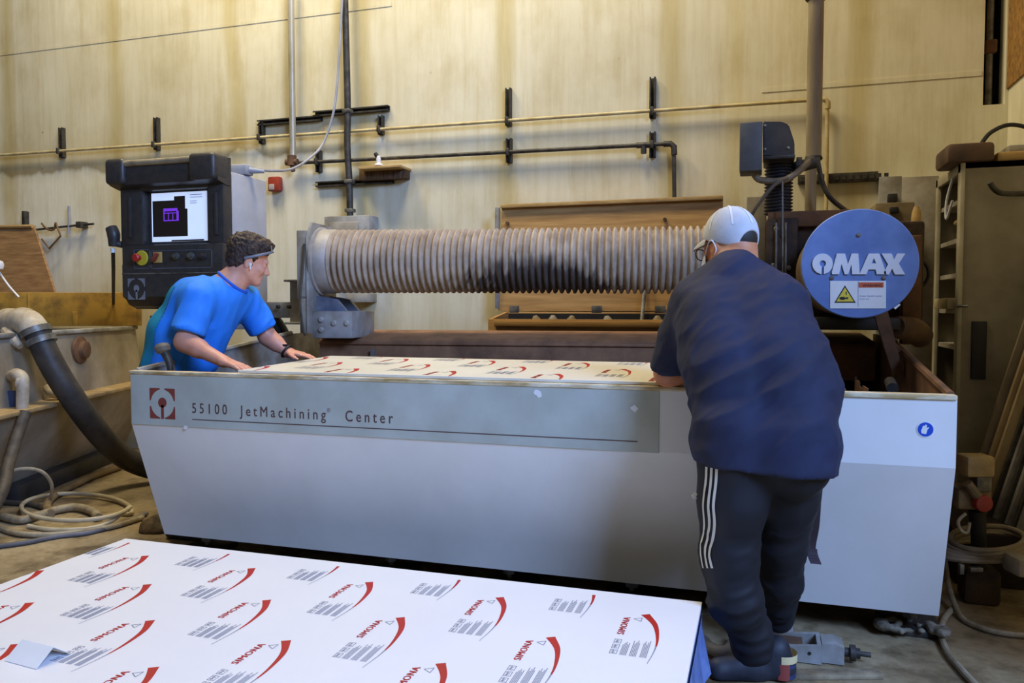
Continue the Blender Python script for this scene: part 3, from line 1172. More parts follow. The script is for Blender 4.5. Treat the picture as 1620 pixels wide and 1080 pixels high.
# printed front plate
pl = at(208, 630, Y=TY).x
pr_ = at(1043, 660, Y=TY).x
m = MB()
m.span((pl, TY - 0.0035, ZF - 0.004), (pr_, TY + 0.001, ZR - 0.012), bev=0.0012, seg=1)
plate = m.build('front_plate', pm('plate_grey_green', rgb(186, 192, 182), rgb(168, 172, 160), 0.45, 0, 4), tank, label='grey-green printed front plate')
PYF = TY - 0.0040
ink = pm('brown_ink', rgb(96, 70, 66), rgb(84, 60, 58), 0.6)
m = MB()
zt_ = at(450, 664, Y=TY).z
z_base = 0.7640


def ptext(s, x0, x1, zb, h):
    a, b_ = at(x0, 660, Y=TY).x, at(x1, 665, Y=TY).x
    for k_, (dx, dz) in enumerate(((0, 0), (0.0016, 0.0), (0.0008, 0.001))):
        m.text(s, (a + dx, PYF - 0.0002 * k_, zb + dz), (1, 0, 0), (0, 0, 1), length=b_ - a, height=h, spacing=1.5)


ptext('55100', 305, 360, 0.7680, 0.046)
ptext('JetMachining', 380, 516, 0.7665, 0.046)
ptext('Center', 547, 622, 0.7645, 0.047)
a = at(518, 660, Y=TY).x
m.text('\u00ae', (a, PYF, 0.800), (1, 0, 0), (0, 0, 1), length=0.018, height=0.018)
a, b_ = at(305, 663, Y=TY), at(1009, 698, Y=TY)
m.prism([(0, 0), (b_.x - a.x, b_.z - a.z), (b_.x - a.x, b_.z - a.z + 0.004), (0, 0.004)], (a.x, PYF, a.z - 0.002), (1, 0, 0), (0, 0, 1), (0, -0.0006, 0))
m.build('lettering', ink, plate)
m = MB()
lc = at(258, 638, Y=TY)
jet_logo(m, (lc.x, PYF, lc.z), (1, 0, 0), (0, 0, 1), 0.142)
m.build('logo', pm('logo_brown_red', rgb(140, 62, 52), rgb(120, 54, 46), 0.6), plate)
# torn bits of sticker
for (x, y, s_) in ((851, 622, 0.022), (1003, 646, 0.018), (293, 676, 0.014)):
    m = MB()
    c = at(x, y, Y=TY - 0.005)
    pts = [(s_ * (0.5 + 0.5 * random.random()) * math.cos(k * 0.7), s_ * (0.4 + 0.5 * random.random()) * math.sin(k * 0.7)) for k in range(9)]
    m.prism(pts, (c.x, TY - 0.004, c.z), (1, 0, 0), (0, 0, 1), (0, -0.001, 0))
    m.build('torn_sticker', white_pl, plate)
# blue glove sign
gc = at(1464, 679, Y=TY)
m = MB()
m.lathe([(0.028, 0), (0.028, 0.001)], (gc.x, TY - 0.0005, gc.z), (0, -1, 0), 32)
m.m(1).lathe([(0.0245, 0), (0.0245, 0.0006)], (gc.x, TY - 0.0015, gc.z), (0, -1, 0), 32)
m.m(0)
gl = [(-0.012, -0.014), (0.002, -0.016), (0.006, 0.0), (0.011, 0.006), (0.009, 0.009), (0.003, 0.005), (0.004, 0.016), (-0.001, 0.017), (-0.002, 0.012), (-0.008, 0.013), (-0.011, 0.002), (-0.014, -0.004)]
m.prism(gl, (gc.x, TY - 0.0022, gc.z), (1, 0, 0), (0, 0, 1), (0, -0.0005, 0))
m.build('glove_sign', [white_pl, pm('sign_blue', rgb(20, 80, 190), rgb(18, 74, 180), 0.4)], tank, label='round blue glove sign')
# slats, seen on the right
for i, x in enumerate((0.02, 0.11, 0.20, 0.285, 0.365, 0.45)):
    m = MB()
    n = 8
    for k in range(n):
        y0 = 3.05 + 1.1 * k / n
        y1 = 3.05 + 1.1 * (k + 1) / n
        b0 = 0.03 * math.sin(k / n * 3.1)
        b1 = 0.03 * math.sin((k + 1) / n * 3.1)
        zt0 = 0.915 + 0.008 * math.sin(3 * k + i)
        m.prism([(x - b0, y0), (x - b1, y1), (x - b1 + 0.006, y1), (x - b0 + 0.006, y0)], (0, 0, 0.74), (1, 0, 0), (0, 1, 0), (0, 0, zt0 - 0.74))
    m.build('slat', rust, tank)
# feet
for i, (px, y) in enumerate(((1438, 3.34), (1000, 3.34), (806, 3.34), (620, 3.34), (330, 3.34))):
    x = at(px, 985, Y=y).x if i == 0 else at(px, 925, Y=y).x
    m = MB()
    m.tube([(x, y, 0.03), (x, y, ZBT + 0.01)], 0.013, 10)
    m.lathe([(0.03, 0), (0.03, 0.02)], (x, y, 0.05), (0, 0, 1), 6)
    f = m.build('levelling_foot', steel, tank)
    m = MB()
    m.span((x - 0.11, y - 0.09, 0.0), (x + 0.11, y + 0.10, 0.03), bev=0.008)
    m.build('foot_pad', darkmetal, f)
# scale of dried sludge on the right foot
x = at(1438, 985, Y=3.3).x
S = SDF((x - 0.2, 3.1, -0.02), (x + 0.2, 3.45, 0.12), 0.005)
for k in range(34):
    S.ell((x + random.uniform(-0.12, 0.12), 3.26 + random.uniform(-0.05, 0.05), 0.030 + random.uniform(0, 0.014)), (random.uniform(0.006, 0.016), 0.014, 0.009), None, 0.022)
tag(link('sludge_crust', S.mesh('sludge_crust'), pm('sludge', rgb(150, 140, 118), rgb(84, 74, 58), 0.9, 0, 30, bump=0.3), ang=180), 'pale crusty sludge on the pad of the tank foot at right', 'sludge', kind='stuff')
# strap
sx = at(1284, 840, Y=3.02)
m = MB()
pts = [at(1294, 770, Y=2.995), at(1290, 830, Y=3.02), at(1284, 868, Y=3.03), at(1291, 892, Y=3.0)]
P = catmull(pts, 6)
for i in range(len(P) - 1):
    w_ = 0.014 if i < len(P) - 7 else 0.019
    m.raw([P[i] + V((-w_, 0, 0)), P[i] + V((w_, 0, 0)), P[i + 1] + V((w_, 0, 0)), P[i + 1] + V((-w_, 0, 0)),
           P[i] + V((-w_, 0.006, 0)), P[i] + V((w_, 0.006, 0)), P[i + 1] + V((w_, 0.006, 0)), P[i + 1] + V((-w_, 0.006, 0))],
          [[0, 1, 2, 3], [7, 6, 5, 4], [0, 4, 5, 1], [3, 2, 6, 7], [0, 3, 7, 4], [1, 5, 6, 2]])
tag(m.build('strap', pm('brown_strap', rgb(70, 50, 54), rgb(46, 34, 38), 0.7), ang=60), 'dark brown strap dangling down the tank front beside the standing man', 'strap')


# ------------------------------------------------------------------ printed plastic sheets
def print_marks(sheet_bm, x0, x1, y0, y1, z, tips, M=None):
    """red swoosh, brand word, small icons and paragraphs of grey print, clipped at the sheet edges"""
    mk = MB()

    def q(T, pts, mi, h=0.0):
        mk.m(mi).raw([(T[0] + p[0], T[1] + p[1], z + h) for p in pts], [list(range(len(pts)))])
    for T in tips:
        # crescent
        n = 14
        ctrl = [(-0.020, 0.0), (0.020, -0.075), (0.040, -0.175), (0.042, -0.26), (0.033, -0.352)]
        P = catmull([(c[0], c[1], 0) for c in ctrl], 6)
        N = len(P)
        vs = []
        for i, p in enumerate(P):
            t = i / (N - 1)
            wd = 0.0140 * (1 - t) ** 2.0 + 0.0010
            a = P[max(i - 1, 0)]
            b = P[min(i + 1, N - 1)]
            d = (b - a).normalized()
            nn = V((-d.y, d.x, 0))
            vs.append((T[0] + p.x + nn.x * wd, T[1] + p.y + nn.y * wd, z))
            vs.append((T[0] + p.x - nn.x * wd, T[1] + p.y - nn.y * wd, z))
        part = T[1] > 2.7 and not M
        for i in range(int(N * 0.42) if part else 0, N - 1):
            mk.m(1 if i < N * 0.62 else 2).raw([vs[2 * i], vs[2 * i + 2], vs[2 * i + 3], vs[2 * i + 1]], [[0, 1, 2, 3]])
        if not part:
            for k_, (dx, dy) in enumerate(((0, 0), (0, 0.0012), (0, 0.0024))):
                mk.m(1).text('SIMONA', (T[0] - 0.062 + dx, T[1] - 0.178 + dy, z + 0.0002 * k_), (0, 1, 0), (-1, 0, 0), length=0.136, height=0.0215, spacing=1.12)
        # recycling triangle outline
        c = (-0.036, -0.046)
        tri = [] if part else [(c[0] - 0.014, c[1]), (c[0] + 0.010, c[1] + 0.015), (c[0] + 0.010, c[1] - 0.015)]
        for i in range(len(tri)):
            a, b = V((*tri[i], 0)), V((*tri[(i + 1) % 3], 0))
            d = (b - a).normalized()
            nn = V((-d.y, d.x, 0)) * 0.0014
            q(T, [(a + nn)[:2], (b + nn)[:2], (b - nn)[:2], (a - nn)[:2]], 2)
        # icons
        for k in range(3):
            yy = T[1] - 0.316 + 0.037 * k
            xx = T[0] - 0.082
            for (dx0, dy0, dx1, dy1) in ((0, 0, 0.022, 0.0022), (0, 0.026, 0.022, 0.0282), (0, 0, 0.0022, 0.028), (0.02, 0, 0.022, 0.028), (0.004, 0.007, 0.016, 0.010), (0.008, 0.004, 0.0105, 0.024), (0.004, 0.017, 0.016, 0.02)):
                mk.m(2).raw([(xx + dx0, yy + dy0, z), (xx + dx1, yy + dy0, z), (xx + dx1, yy + dy1, z), (xx + dx0, yy + dy1, z)], [[0, 1, 2, 3]])
        # paragraphs
        for bi, (bx, ln) in enumerate(((-0.052, 0.092), (-0.024, 0.112), (0.006, 0.118))):
            for li in range(5):
                xx = T[0] + bx + li * 0.0042
                L = ln * (0.78 + 0.22 * ((li * 7 + bi * 3) % 5) / 4)
                mk.m(2).raw([(xx, T[1] - 0.318, z), (xx + 0.0025, T[1] - 0.318, z), (xx + 0.0025, T[1] - 0.318 + L, z), (xx, T[1] - 0.318 + L, z)], [[0, 1, 2, 3]])
    e = 0.002
    for co, no in (((x0 + e, 0, 0), (-1, 0, 0)), ((x1 - e, 0, 0), (1, 0, 0)), ((0, y0 + e, 0), (0, -1, 0)), ((0, y1 - e, 0), (0, 1, 0))):
        bmesh.ops.bisect_plane(mk.bm, geom=mk.bm.verts[:] + mk.bm.edges[:] + mk.bm.faces[:], plane_co=co, plane_no=no, clear_outer=True)
    mk.bm.verts.index_update()
    vs = [v.co.copy() for v in mk.bm.verts]
    for f in mk.bm.faces:
        pass
    groups = {1: [], 2: []}
    for f in mk.bm.faces:
        groups[f.material_index].append([v.index for v in f.verts])
    for mi, fs in groups.items():
        used = sorted({i for f in fs for i in f})
        mp = {i: k for k, i in enumerate(used)}
        P = [vs[i] for i in used]
        if M:
            P = [M @ p for p in P]
        sheet_bm.m(mi).raw(P, [[mp[i] for i in f] for f in fs])
    mk.bm.free()
    sheet_bm.m(0)


film = pm('white_sheet_film', rgb(238, 238, 240), rgb(232, 232, 236), 0.32, 0, 1.5)
print_red = pm('print_red', rgb(186, 30, 24), rgb(170, 26, 22), 0.5)
print_grey = pm('print_grey', rgb(150, 152, 166), rgb(140, 142, 156), 0.5)
ZS = 0.2555
SX0, SX1, SY0, SY1 = -2.60, -0.172, 1.474, 2.69
tips = []
for r in range(-1, 4):
    yk = 2.522 - 0.262 * r
    for c in range(-1, 7):
        tips.append((-0.326 - 0.5 * c - (0.25 if r % 2 else 0.0) + 0.006, yk))
t = thing('plastic_sheet_stack', 'white plastic sheet stack with red and grey print, lying before the tank', 'sheet stack', ((SX0 + SX1) / 2, (SY0 + SY1) / 2, 0))
m = MB()
m.span((SX0, SY0, ZS - 0.012), (SX1, SY1, ZS), bev=0.0015, seg=1)
print_marks(m, SX0, SX1, SY0, SY1, ZS + 0.0006, tips)
m.build('top_sheet', [film, print_red, print_grey], t, recalc=False)
m = MB()
for k in range(9):
    z0 = 0.120 + k * 0.0136
    j = 0.004 * (k % 3)
    m.span((SX0 + j, SY0 + 0.002, z0), (SX1 - 0.003 - j * 0.5, SY1 - j, z0 + 0.0128))
m.build('lower_sheets', pm('sheet_edge', rgb(190, 200, 226), rgb(150, 164, 204), 0.4, 0, 5), t)
m = MB()
for y in (1.55, 2.05, 2.6):
    m.span((SX0 + 0.02, y - 0.05, 0.0), (SX1 - 0.02, y + 0.05, 0.10), bev=0.004)
m.span((SX0 + 0.02, SY0 + 0.02, 0.10), (SX1 - 0.02, SY1 - 0.02, 0.12), bev=0.003)
m.build('pallet', oldwood, t)
# loose clear wrap hanging at the right end
m = MB()
N = 26
for i in range(N):
    y = SY0 + (SY1 - SY0) * i / (N - 1)
    o = 0.008 + 0.006 * math.sin(i * 1.7) + 0.004 * math.sin(i * 3.9)
    m.bm.verts.new((SX1 + 0.003, y, ZS - 0.03))
    m.bm.verts.new((SX1 + o, y, ZS - 0.10))
    m.bm.verts.new((SX1 + o * 1.8 + 0.006, y, 0.05 + 0.02 * math.sin(i * 2.2)))
m.bm.verts.ensure_lookup_table()
for i in range(N - 1):
    for k in range(2):
        m.bm.faces.new([m.bm.verts[3 * i + k], m.bm.verts[3 * i + k + 1], m.bm.verts[3 * i + 3 + k + 1], m.bm.verts[3 * i + 3 + k]])
m.build('plastic_wrap', pm('blue_tinted_wrap', rgb(150, 172, 222), rgb(110, 138, 206), 0.2, 0, 9), t, ang=180, label='crinkled blue plastic wrap')

# folded paper tent on the stack
c = at(60, 1040, Z=ZS)
m = MB()
ang_ = -0.10
R3 = Matrix.Rotation(ang_, 3, 'Z')
hw, hh, ln = 0.052, 0.040, 0.066
for sgn in (-1, 1):
    pts = [V((-ln, 0, hh)), V((ln, 0, hh)), V((ln, sgn * hw, 0)), V((-ln, sgn * hw, 0))]
    n = V((0, sgn * hh, hw)).normalized() * 0.0012
    m.raw([R3 @ p + c + V((0, 0, 0.001)) for p in pts] + [R3 @ (p + n) + c + V((0, 0, 0.001)) for p in pts],
          [[0, 1, 2, 3], [7, 6, 5, 4], [0, 4, 5, 1], [1, 5, 6, 2], [2, 6, 7, 3], [3, 7, 4, 0]])
tag(m.build('paper_tent', pm('card_white', rgb(240, 240, 238), rgb(232, 232, 230), 0.6)), 'small folded white card standing on the near left of the sheet stack', 'card')

# sheet on the tank
def zs(y):
    return 0.9575 + 0.018 * (y - 2.99) / 0.87


QX0, QX1, QY0, QY1 = -2.24, -0.17, 2.992, 3.80
ang_ = math.atan2(0.018, 0.87)
MS = Matrix.Translation((0, QY0, zs(QY0))) @ Matrix.Rotation(ang_, 4, 'X')
m = MB()
LY = (QY1 - QY0) / math.cos(ang_)
m.M = MS
m.span((QX0, 0, 0.0), (QX1, LY, 0.012), bev=0.001, seg=1)
m.M = None
tp = []
for r in range(-1, 4):
    for cc in range(-1, 6):
        tp.append((-0.32 - 0.47 * cc - (0.235 if r % 2 else 0), 0.72 - 0.262 * r))
print_marks(m, QX0, QX1, 0, LY, 0.0126, tp, MS)
tag(m.build('plastic_sheet', [pm('warm_lit_sheet', rgb(236, 232, 216), rgb(226, 220, 200), 0.35, 0, 2), print_red, print_grey], recalc=False), 'white printed plastic sheet laid on the tank under the men\'s hands', 'sheet')  # cream tint paints warm lamp light into the white sheet's colour
# support strips under the sheet
m = MB()
m.span((-2.05, 3.82, 0.935), (-0.95, 3.94, 0.978), bev=0.004)
tag(m.build('wooden_strip', pm('wet_wood', rgb(136, 98, 58), rgb(84, 58, 34), 0.7, 0, 9, stretch=(0.4, 3, 3))), 'brown wooden strip along the back edge of the sheet on the tank', 'plank')
for x in (-2.2, -1.2, -0.3):
    m = MB()
    m.span((x - 0.03, 3.03, 0.74), (x + 0.03, 4.05, 0.935))
    m.build('support_bar', grime, tank)
# blow gun on the left corner
t = thing('air_gun', 'dusty air gun standing on the left corner of the tank', 'air gun', tuple(at(268, 588, Y=3.03)))
m = MB()
m.tube([at(270, 592, Y=3.04), at(268, 575, Y=3.04), at(262, 560, Y=3.04), at(257, 552, Y=3.04)], [0.014, 0.016, 0.02, 0.02], 12, sub=4)
m.build('barrel', darkmetal, t)
m = MB()
m.lathe([(0.018, -0.012), (0.034, 0.0), (0.036, 0.02), (0.028, 0.034), (0.012, 0.038)], at(258, 555, Y=3.04), (-0.25, 0, 1), 20)
m.build('head', pm('dusty_knob', rgb(126, 116, 98), rgb(86, 76, 62), 0.6), t)

# ------------------------------------------------------------------ gantry beam, bellows and their end bracket
BL, BR = V((-2.44, 4.20, 1.527)), V((-0.13, 4.50, 1.512))
bd = (BR - BL).normalized()
byaw = math.atan2(bd.y, bd.x)
RB = Matrix.Rotation(byaw, 3, 'Z')


def BM(o):
    return Matrix.Translation(o) @ RB.to_4x4()


t = thing('gantry_beam', 'brown sludge-covered steel beam running along the back of the tank', 'beam', (-1.1, 4.5, 0.9))
m = MB(BM(V((-2.55, 4.16, 0))))
m.prism([(0, 0.86), (0, 1.052), (0.03, 1.068), (0.30, 1.105), (0.42, 1.105), (0.42, 0.86)], (0.02, 0, 0), (0, 1, 0), (0, 0, 1), (3.15, 0, 0))
m.build('beam', pm('brown_beam', rgb(152, 110, 76), rgb(108, 76, 52), 0.7, 0.05, 6, bump=0.15), t)
m = MB(BM(V((-2.55, 4.16, 0))))
m.span((0.35, -0.03, 0.87), (0.375, 0.0, 1.0))
m.build('tab', steel, t)
m = MB(BM(V((-2.55, 4.16, 0))))
m.span((0.02, -0.012, 1.03), (3.15, 0.0, 1.046), bev=0.003)
m.build('lip', pm('brown_beam', rgb(152, 110, 76)), t)


def bellows_material():
    mt = pm('bellows_cloth', rgb(188, 172, 152), rgb(146, 128, 108), 0.75, 0, 9, 0.3, 0.7)
    nt = mt.node_tree
    N, L = nt.nodes, nt.links
    b = N['Principled BSDF']
    src = b.inputs['Base Color'].links[0].from_socket
    tc = N.new('ShaderNodeTexCoord')
    sub = N.new('ShaderNodeVectorMath')
    sub.operation = 'SUBTRACT'
    L.new(tc.outputs['Object'], sub.inputs[0])
    cc = at(850, 462, Y=4.2)
    sub.inputs[1].default_value = (cc.x - BL.x, 0, cc.z - BL.z)
    mul = N.new('ShaderNodeVectorMath')
    mul.operation = 'MULTIPLY'
    L.new(sub.outputs[0], mul.inputs[0])
    mul.inputs[1].default_value = (1.75, 0, 4.2)
    ln = N.new('ShaderNodeVectorMath')
    ln.operation = 'LENGTH'
    L.new(mul.outputs[0], ln.inputs[0])
    n = N.new('ShaderNodeTexNoise')
    n.inputs['Scale'].default_value = 22
    mp = N.new('ShaderNodeMapping')
    mp.inputs['Scale'].default_value = (1, 1, 0.3)
    L.new(tc.outputs['Object'], mp.inputs[0])
    L.new(mp.outputs[0], n.inputs['Vector'])
    ad = N.new('ShaderNodeMath')
    ad.operation = 'MULTIPLY_ADD'
    L.new(n.outputs[0], ad.inputs[0])
    ad.inputs[1].default_value = 0.9
    L.new(ln.outputs['Value'], ad.inputs[2])
    r = N.new('ShaderNodeValToRGB')
    r.color_ramp.elements[0].position, r.color_ramp.elements[1].position = 1.0, 1.35
    r.color_ramp.elements[0].color, r.color_ramp.elements[1].color = (0.16, 0.15, 0.17, 1), (1, 1, 1, 1)
    dv = N.new('ShaderNodeMath')
    dv.operation = 'MULTIPLY'
    dv.inputs[1].default_value = 0.74
    r.color_ramp.elements[0].position, r.color_ramp.elements[1].position = 0.76, 0.98
    L.new(ad.outputs[0], dv.inputs[0])
    L.new(dv.outputs[0], r.inputs[0])
    x = N.new('ShaderNodeMix')
    x.data_type, x.blend_type = 'RGBA', 'MULTIPLY'
    x.inputs[0].default_value = 1
    L.new(src, x.inputs[6])
    L.new(r.outputs[0], x.inputs[7])
    L.new(x.outputs[2], b.inputs['Base Color'])
    return mt


t = thing('bellows_cover', 'long ribbed grey-tan bellows tube with a black stain across its middle', 'bellows', tuple(BL))
Lb = (BR - BL).length
prof = []
NR = 62
for k in range(NR):
    for (f_, rr) in ((0.0, 0.164), (0.16, 0.170), (0.36, 0.188), (0.55, 0.190), (0.74, 0.184), (0.90, 0.169)):
        x = (k + f_) / NR * Lb
        sag = 1 - 0.012 * math.sin(math.pi * x / Lb)
        prof.append((rr * sag, x))
m = MB()
m.lathe(prof, BL, bd, 56)
m.build('bellows', bellows_material(), t, ang=50)
m = MB()
m.lathe([(0.205, -0.085), (0.205, -0.07), (0.192, -0.065), (0.192, 0.0), (0.186, 0.012)], BL, bd, 48)
m.build('collar', pm('pale_collar', rgb(190, 184, 178), rgb(146, 138, 126), 0.5, 0, 5), t)

t = thing('bellows_bracket', 'grey steel end bracket carrying the left end of the bellows', 'bracket', (BL.x, BL.y, 1.06))
bx = BL.x - 0.09
m = MB(BM(V((bx, BL.y, 0))))
zf = 1.07
m.prism([(-0.20, zf + 0.03), (-0.20, 1.66), (-0.14, 1.75), (0.14, 1.75), (0.2, 1.62), (0.2, zf + 0.03)], (-0.012, 0, 0), (0, 1, 0), (0, 0, 1), (0.016, 0, 0))
m.build('end_plate', grey_paint, t)
m = MB(BM(V((bx, BL.y, 0))))
m.prism([(0.004, zf + 0.15), (0.004, 1.32), (0.08, 1.31), (0.13, 1.30), (0.20, zf + 0.15)], (0, -0.10, 0), (1, 0, 0), (0, 0, 1), (0, 0.03, 0))
m.build('gusset', pm('blue_grey_steel', rgb(150, 156, 168), rgb(92, 98, 112), 0.4, 0.2, 5), t)
m = MB(BM(V((bx, BL.y, 0))))
m.prism([(0.004, zf + 0.15), (0.004, 1.32), (0.08, 1.31), (0.13, 1.30), (0.20, zf + 0.15)], (0, 0.10, 0), (1, 0, 0), (0, 0, 1), (0, 0.03, 0))
m.build('gusset', pm('blue_grey_steel', rgb(150, 156, 168), rgb(92, 98, 112), 0.4, 0.2, 5), t)
m = MB(BM(V((bx, BL.y, 0))))
m.span((0.0, -0.16, zf), (0.25, 0.22, zf + 0.16), bev=0.008)
m.build('foot_block', grey_paint, t)
for (x, z) in ((0.06, zf + 0.05), (0.06, zf + 0.11), (0.14, zf + 0.09), (0.22, zf + 0.09)):
    m = MB(BM(V((bx, BL.y, 0))))
    m.lathe([(0.017, 0), (0.017, 0.01), (0.011, 0.015)], (x, -0.158, z), (0, -1, 0), 10)
    m.build('bolt', grey_paint, t)
m = MB(BM(V((bx, BL.y, 0))))
m.span((-0.075, -0.19, 1.30), (-0.014, -0.15, 1.70), bev=0.004)
m.span((-0.06, -0.19, 1.1), (-0.014, -0.15, 1.32), bev=0.004)
m.build('side_post', beige_paint, t)
m = MB(BM(V((bx, BL.y, 0))))
m.tube([(-0.02, -0.205, 1.62), (-0.028, -0.215, 1.45), (-0.04, -0.225, 1.28), (-0.03, -0.21, 1.12), (-0.02, -0.2, 1.09)], 0.007, 8, sub=5)
tag(m.build('grey_cable', hosed), 'grey cable running down the face of the bellows bracket', 'cable')

# ------------------------------------------------------------------ carriage, drum and cutting head
DY = 3.60
dc = at(1359, 417, Y=DY)
t = thing('drum_cover', 'round drum with a blue face plate and raised white letters', 'machine cover', (dc.x, DY, dc.z - 0.23))
prof = []
for k in range(22):
    for (f_, rr) in ((0.0, 0.200), (0.3, 0.214), (0.6, 0.222), (0.85, 0.212)):
        prof.append((rr, 0.03 + (k + f_) / 22 * 0.74))
m = MB()
m.lathe(prof, (dc.x, DY, dc.z), (0, 1, 0), 48)
m.build('ribbed_drum', pm('drum_cloth', rgb(132, 108, 74), rgb(88, 68, 46), 0.8, 0, 8), t, ang=60)
m = MB()
m.lathe([(0.226, 0.0), (0.230, 0.004), (0.230, 0.02), (0.214, 0.03)], (dc.x, DY, dc.z), (0, 1, 0), 72)
face = m.build('face_plate', pm('blue_face', rgb(112, 138, 190), rgb(84, 108, 160), 0.5, 0, 5, 0.3, 0.62), t, label='dusty blue round face plate')


def zc_(p):
    return at(p[0] / 5.142 + 1230, p[1] / 5.142 + 310, Y=DY)


def dpoly(mb, pts, lift=0.0, th=0.008):
    P = [zc_(p) for p in pts]
    mb.prism([(p.x, p.z) for p in P], (0, DY - lift, 0), (1, 0, 0), (0, 0, 1), (0, -th, 0))


m = MB()
O = []
cx, cy, ro, ri = 366, 551, 83, 26
for k in range(41):
    a = math.radians(97 + 346 * k / 40)
    O.append((cx + ro * math.cos(a), cy + ro * math.sin(a)))
for k in range(21):
    a = math.radians(90 + 21 + (360 - 42) * (20 - k) / 20)
    O.append((cx + 2 + ri * math.cos(a), cy - 2 + ri * math.sin(a)))
dpoly(m, O)
dpoly(m, [(482, 468), (548, 468), (572, 556), (602, 468), (656, 468), (668, 636), (606, 636), (600, 556), (574, 636), (546, 636), (520, 552), (500, 636), (444, 636), (440, 620)])
dpoly(m, [(740, 468), (784, 468), (784, 505), (762, 548), (784, 548), (784, 598), (738, 598), (722, 636), (668, 636), (668, 630)])
dpoly(m, [(784, 468), (826, 468), (876, 610), (884, 636), (806, 636), (797, 598), (784, 598), (784, 548), (800, 548), (784, 505)])
dpoly(m, [(846, 468), (926, 468), (946, 516), (972, 468), (1038, 468), (984, 550), (1036, 638), (954, 638), (930, 592), (904, 638), (868, 638), (864, 620), (898, 556)])
m.build('raised_lettering', pm('letter_white', rgb(226, 228, 232), rgb(214, 216, 222), 0.5, 0, 9), face)
m = MB()
dpoly(m, [(428, 690), (882, 690), (882, 914), (428, 914)], 0.0, 0.003)
m.m(1)
dpoly(m, [(660, 702), (862, 702), (862, 744), (660, 744)], 0.003, 0.0008)
m.m(2)
dpoly(m, [(548, 726), (636, 868), (462, 868)], 0.003, 0.0008)
m.m(3)
dpoly(m, [(548, 744), (620, 858), (478, 858)], 0.0038, 0.0006)
m.m(2)
el = [(528 + 26 * math.cos(k * 0.35), 832 + 13 * math.sin(k * 0.35)) for k in range(18)]
dpoly(m, el, 0.0044, 0.0006)
dpoly(m, [(552, 826), (574, 822), (576, 834), (556, 840)], 0.0044, 0.0006)
dpoly(m, [(553, 780), (562, 776), (562, 800), (556, 808)], 0.0044, 0.0006)
m.m(4)
dpoly(m, [(654, 690), (657, 690), (657, 900), (654, 900)], 0.003, 0.0005)
p0 = zc_((690, 738))
p1 = zc_((850, 738))
m.m(2).text('WARNING', (p0.x, DY - 0.0042, p0.z), (1, 0, 0), (0, 0, 1), length=p1.x - p0.x, height=0.0105, bold=0.02)
m.m(4)
for (s_, xa_, xb_, yy) in (('Keep hands away', 668, 848, 818), ('from jet', 668, 745, 842)):
    p0, p1 = zc_((xa_, yy)), zc_((xb_, yy))
    m.text(s_, (p0.x, DY - 0.0036, p0.z), (1, 0, 0), (0, 0, 1), length=p1.x - p0.x, height=0.006)
m.build('warning_sign', [white_pl, pm('warn_orange', rgb(206, 96, 58), rgb(196, 88, 52), 0.5), pm('sign_black', rgb(30, 28, 26), rgb(26, 24, 24), 0.5), pm('warn_yellow', rgb(228, 206, 70), rgb(218, 196, 60), 0.5), pm('sign_blue_ink', rgb(96, 110, 160), rgb(90, 104, 150), 0.5)], face, label='white warning sign with a yellow triangle')
for p in ((660, 318), (442, 666), (864, 666)):
    c = zc_(p)
    m = MB()
    m.lathe([(0.009, 0), (0.009, 0.004), (0.005, 0.007)], c, (0, -1, 0), 12)
    m.build('screw', steel, face)
m = MB()
dpoly(m, [(946, 908), (990, 876), (1002, 884), (958, 922)], 0.0, 0.001)
m.build('torn_sticker', white_pl, face)

t = thing('carriage', 'dark grimy machine carriage behind the blue-faced drum', 'machine', (0.4, 4.6, 1.0))
m = MB()
m.pbox(1212, 345, 1262, 452, 4.34, 4.75, bev=0.01)
m.build('column', grime, t)
m = MB()
m.pbox(1215, 333, 1345, 358, 4.36, 4.8, bev=0.006)
m.build('top_plate', rust, t)
m = MB()
m.pbox(1252, 352, 1462, 520, 4.40, 4.85, bev=0.015)
m.build('body', grime, t)
m = MB()
m.pbox(1428, 372, 1458, 545, 4.32, 4.40, bev=0.008)
m.build('side_plate', rust, t)
m = MB()
m.pbox(1180, 310, 1212, 470, 4.60, 4.72, bev=0.01)
m.build('pale_post', beige_paint, t)
m = MB()
m.pbox(1275, 502, 1425, 522, 4.05, 4.42, bev=0.01)
m.build('slide_block', blackr, t)
for x in (1228, 1243):
    m = MB()
    m.tube([at(x, 352, Y=4.32), at(x, 440, Y=4.32)], 0.006, 8)
    m.build('guide_rod', steel, t)
for (x, y) in ((1228, 362), (1240, 372), (1224, 420), (1248, 424)):
    m = MB()
    m.lathe([(0.014, 0), (0.014, 0.01), (0.009, 0.014)], at(x, y, Y=4.342), (0, -1, 0), 10)
    m.build('bolt', steel, t)
m = MB()
m.pbox(1205, 428, 1240, 452, 4.28, 4.36, bev=0.01)
m.build('clamp', blackr, t)

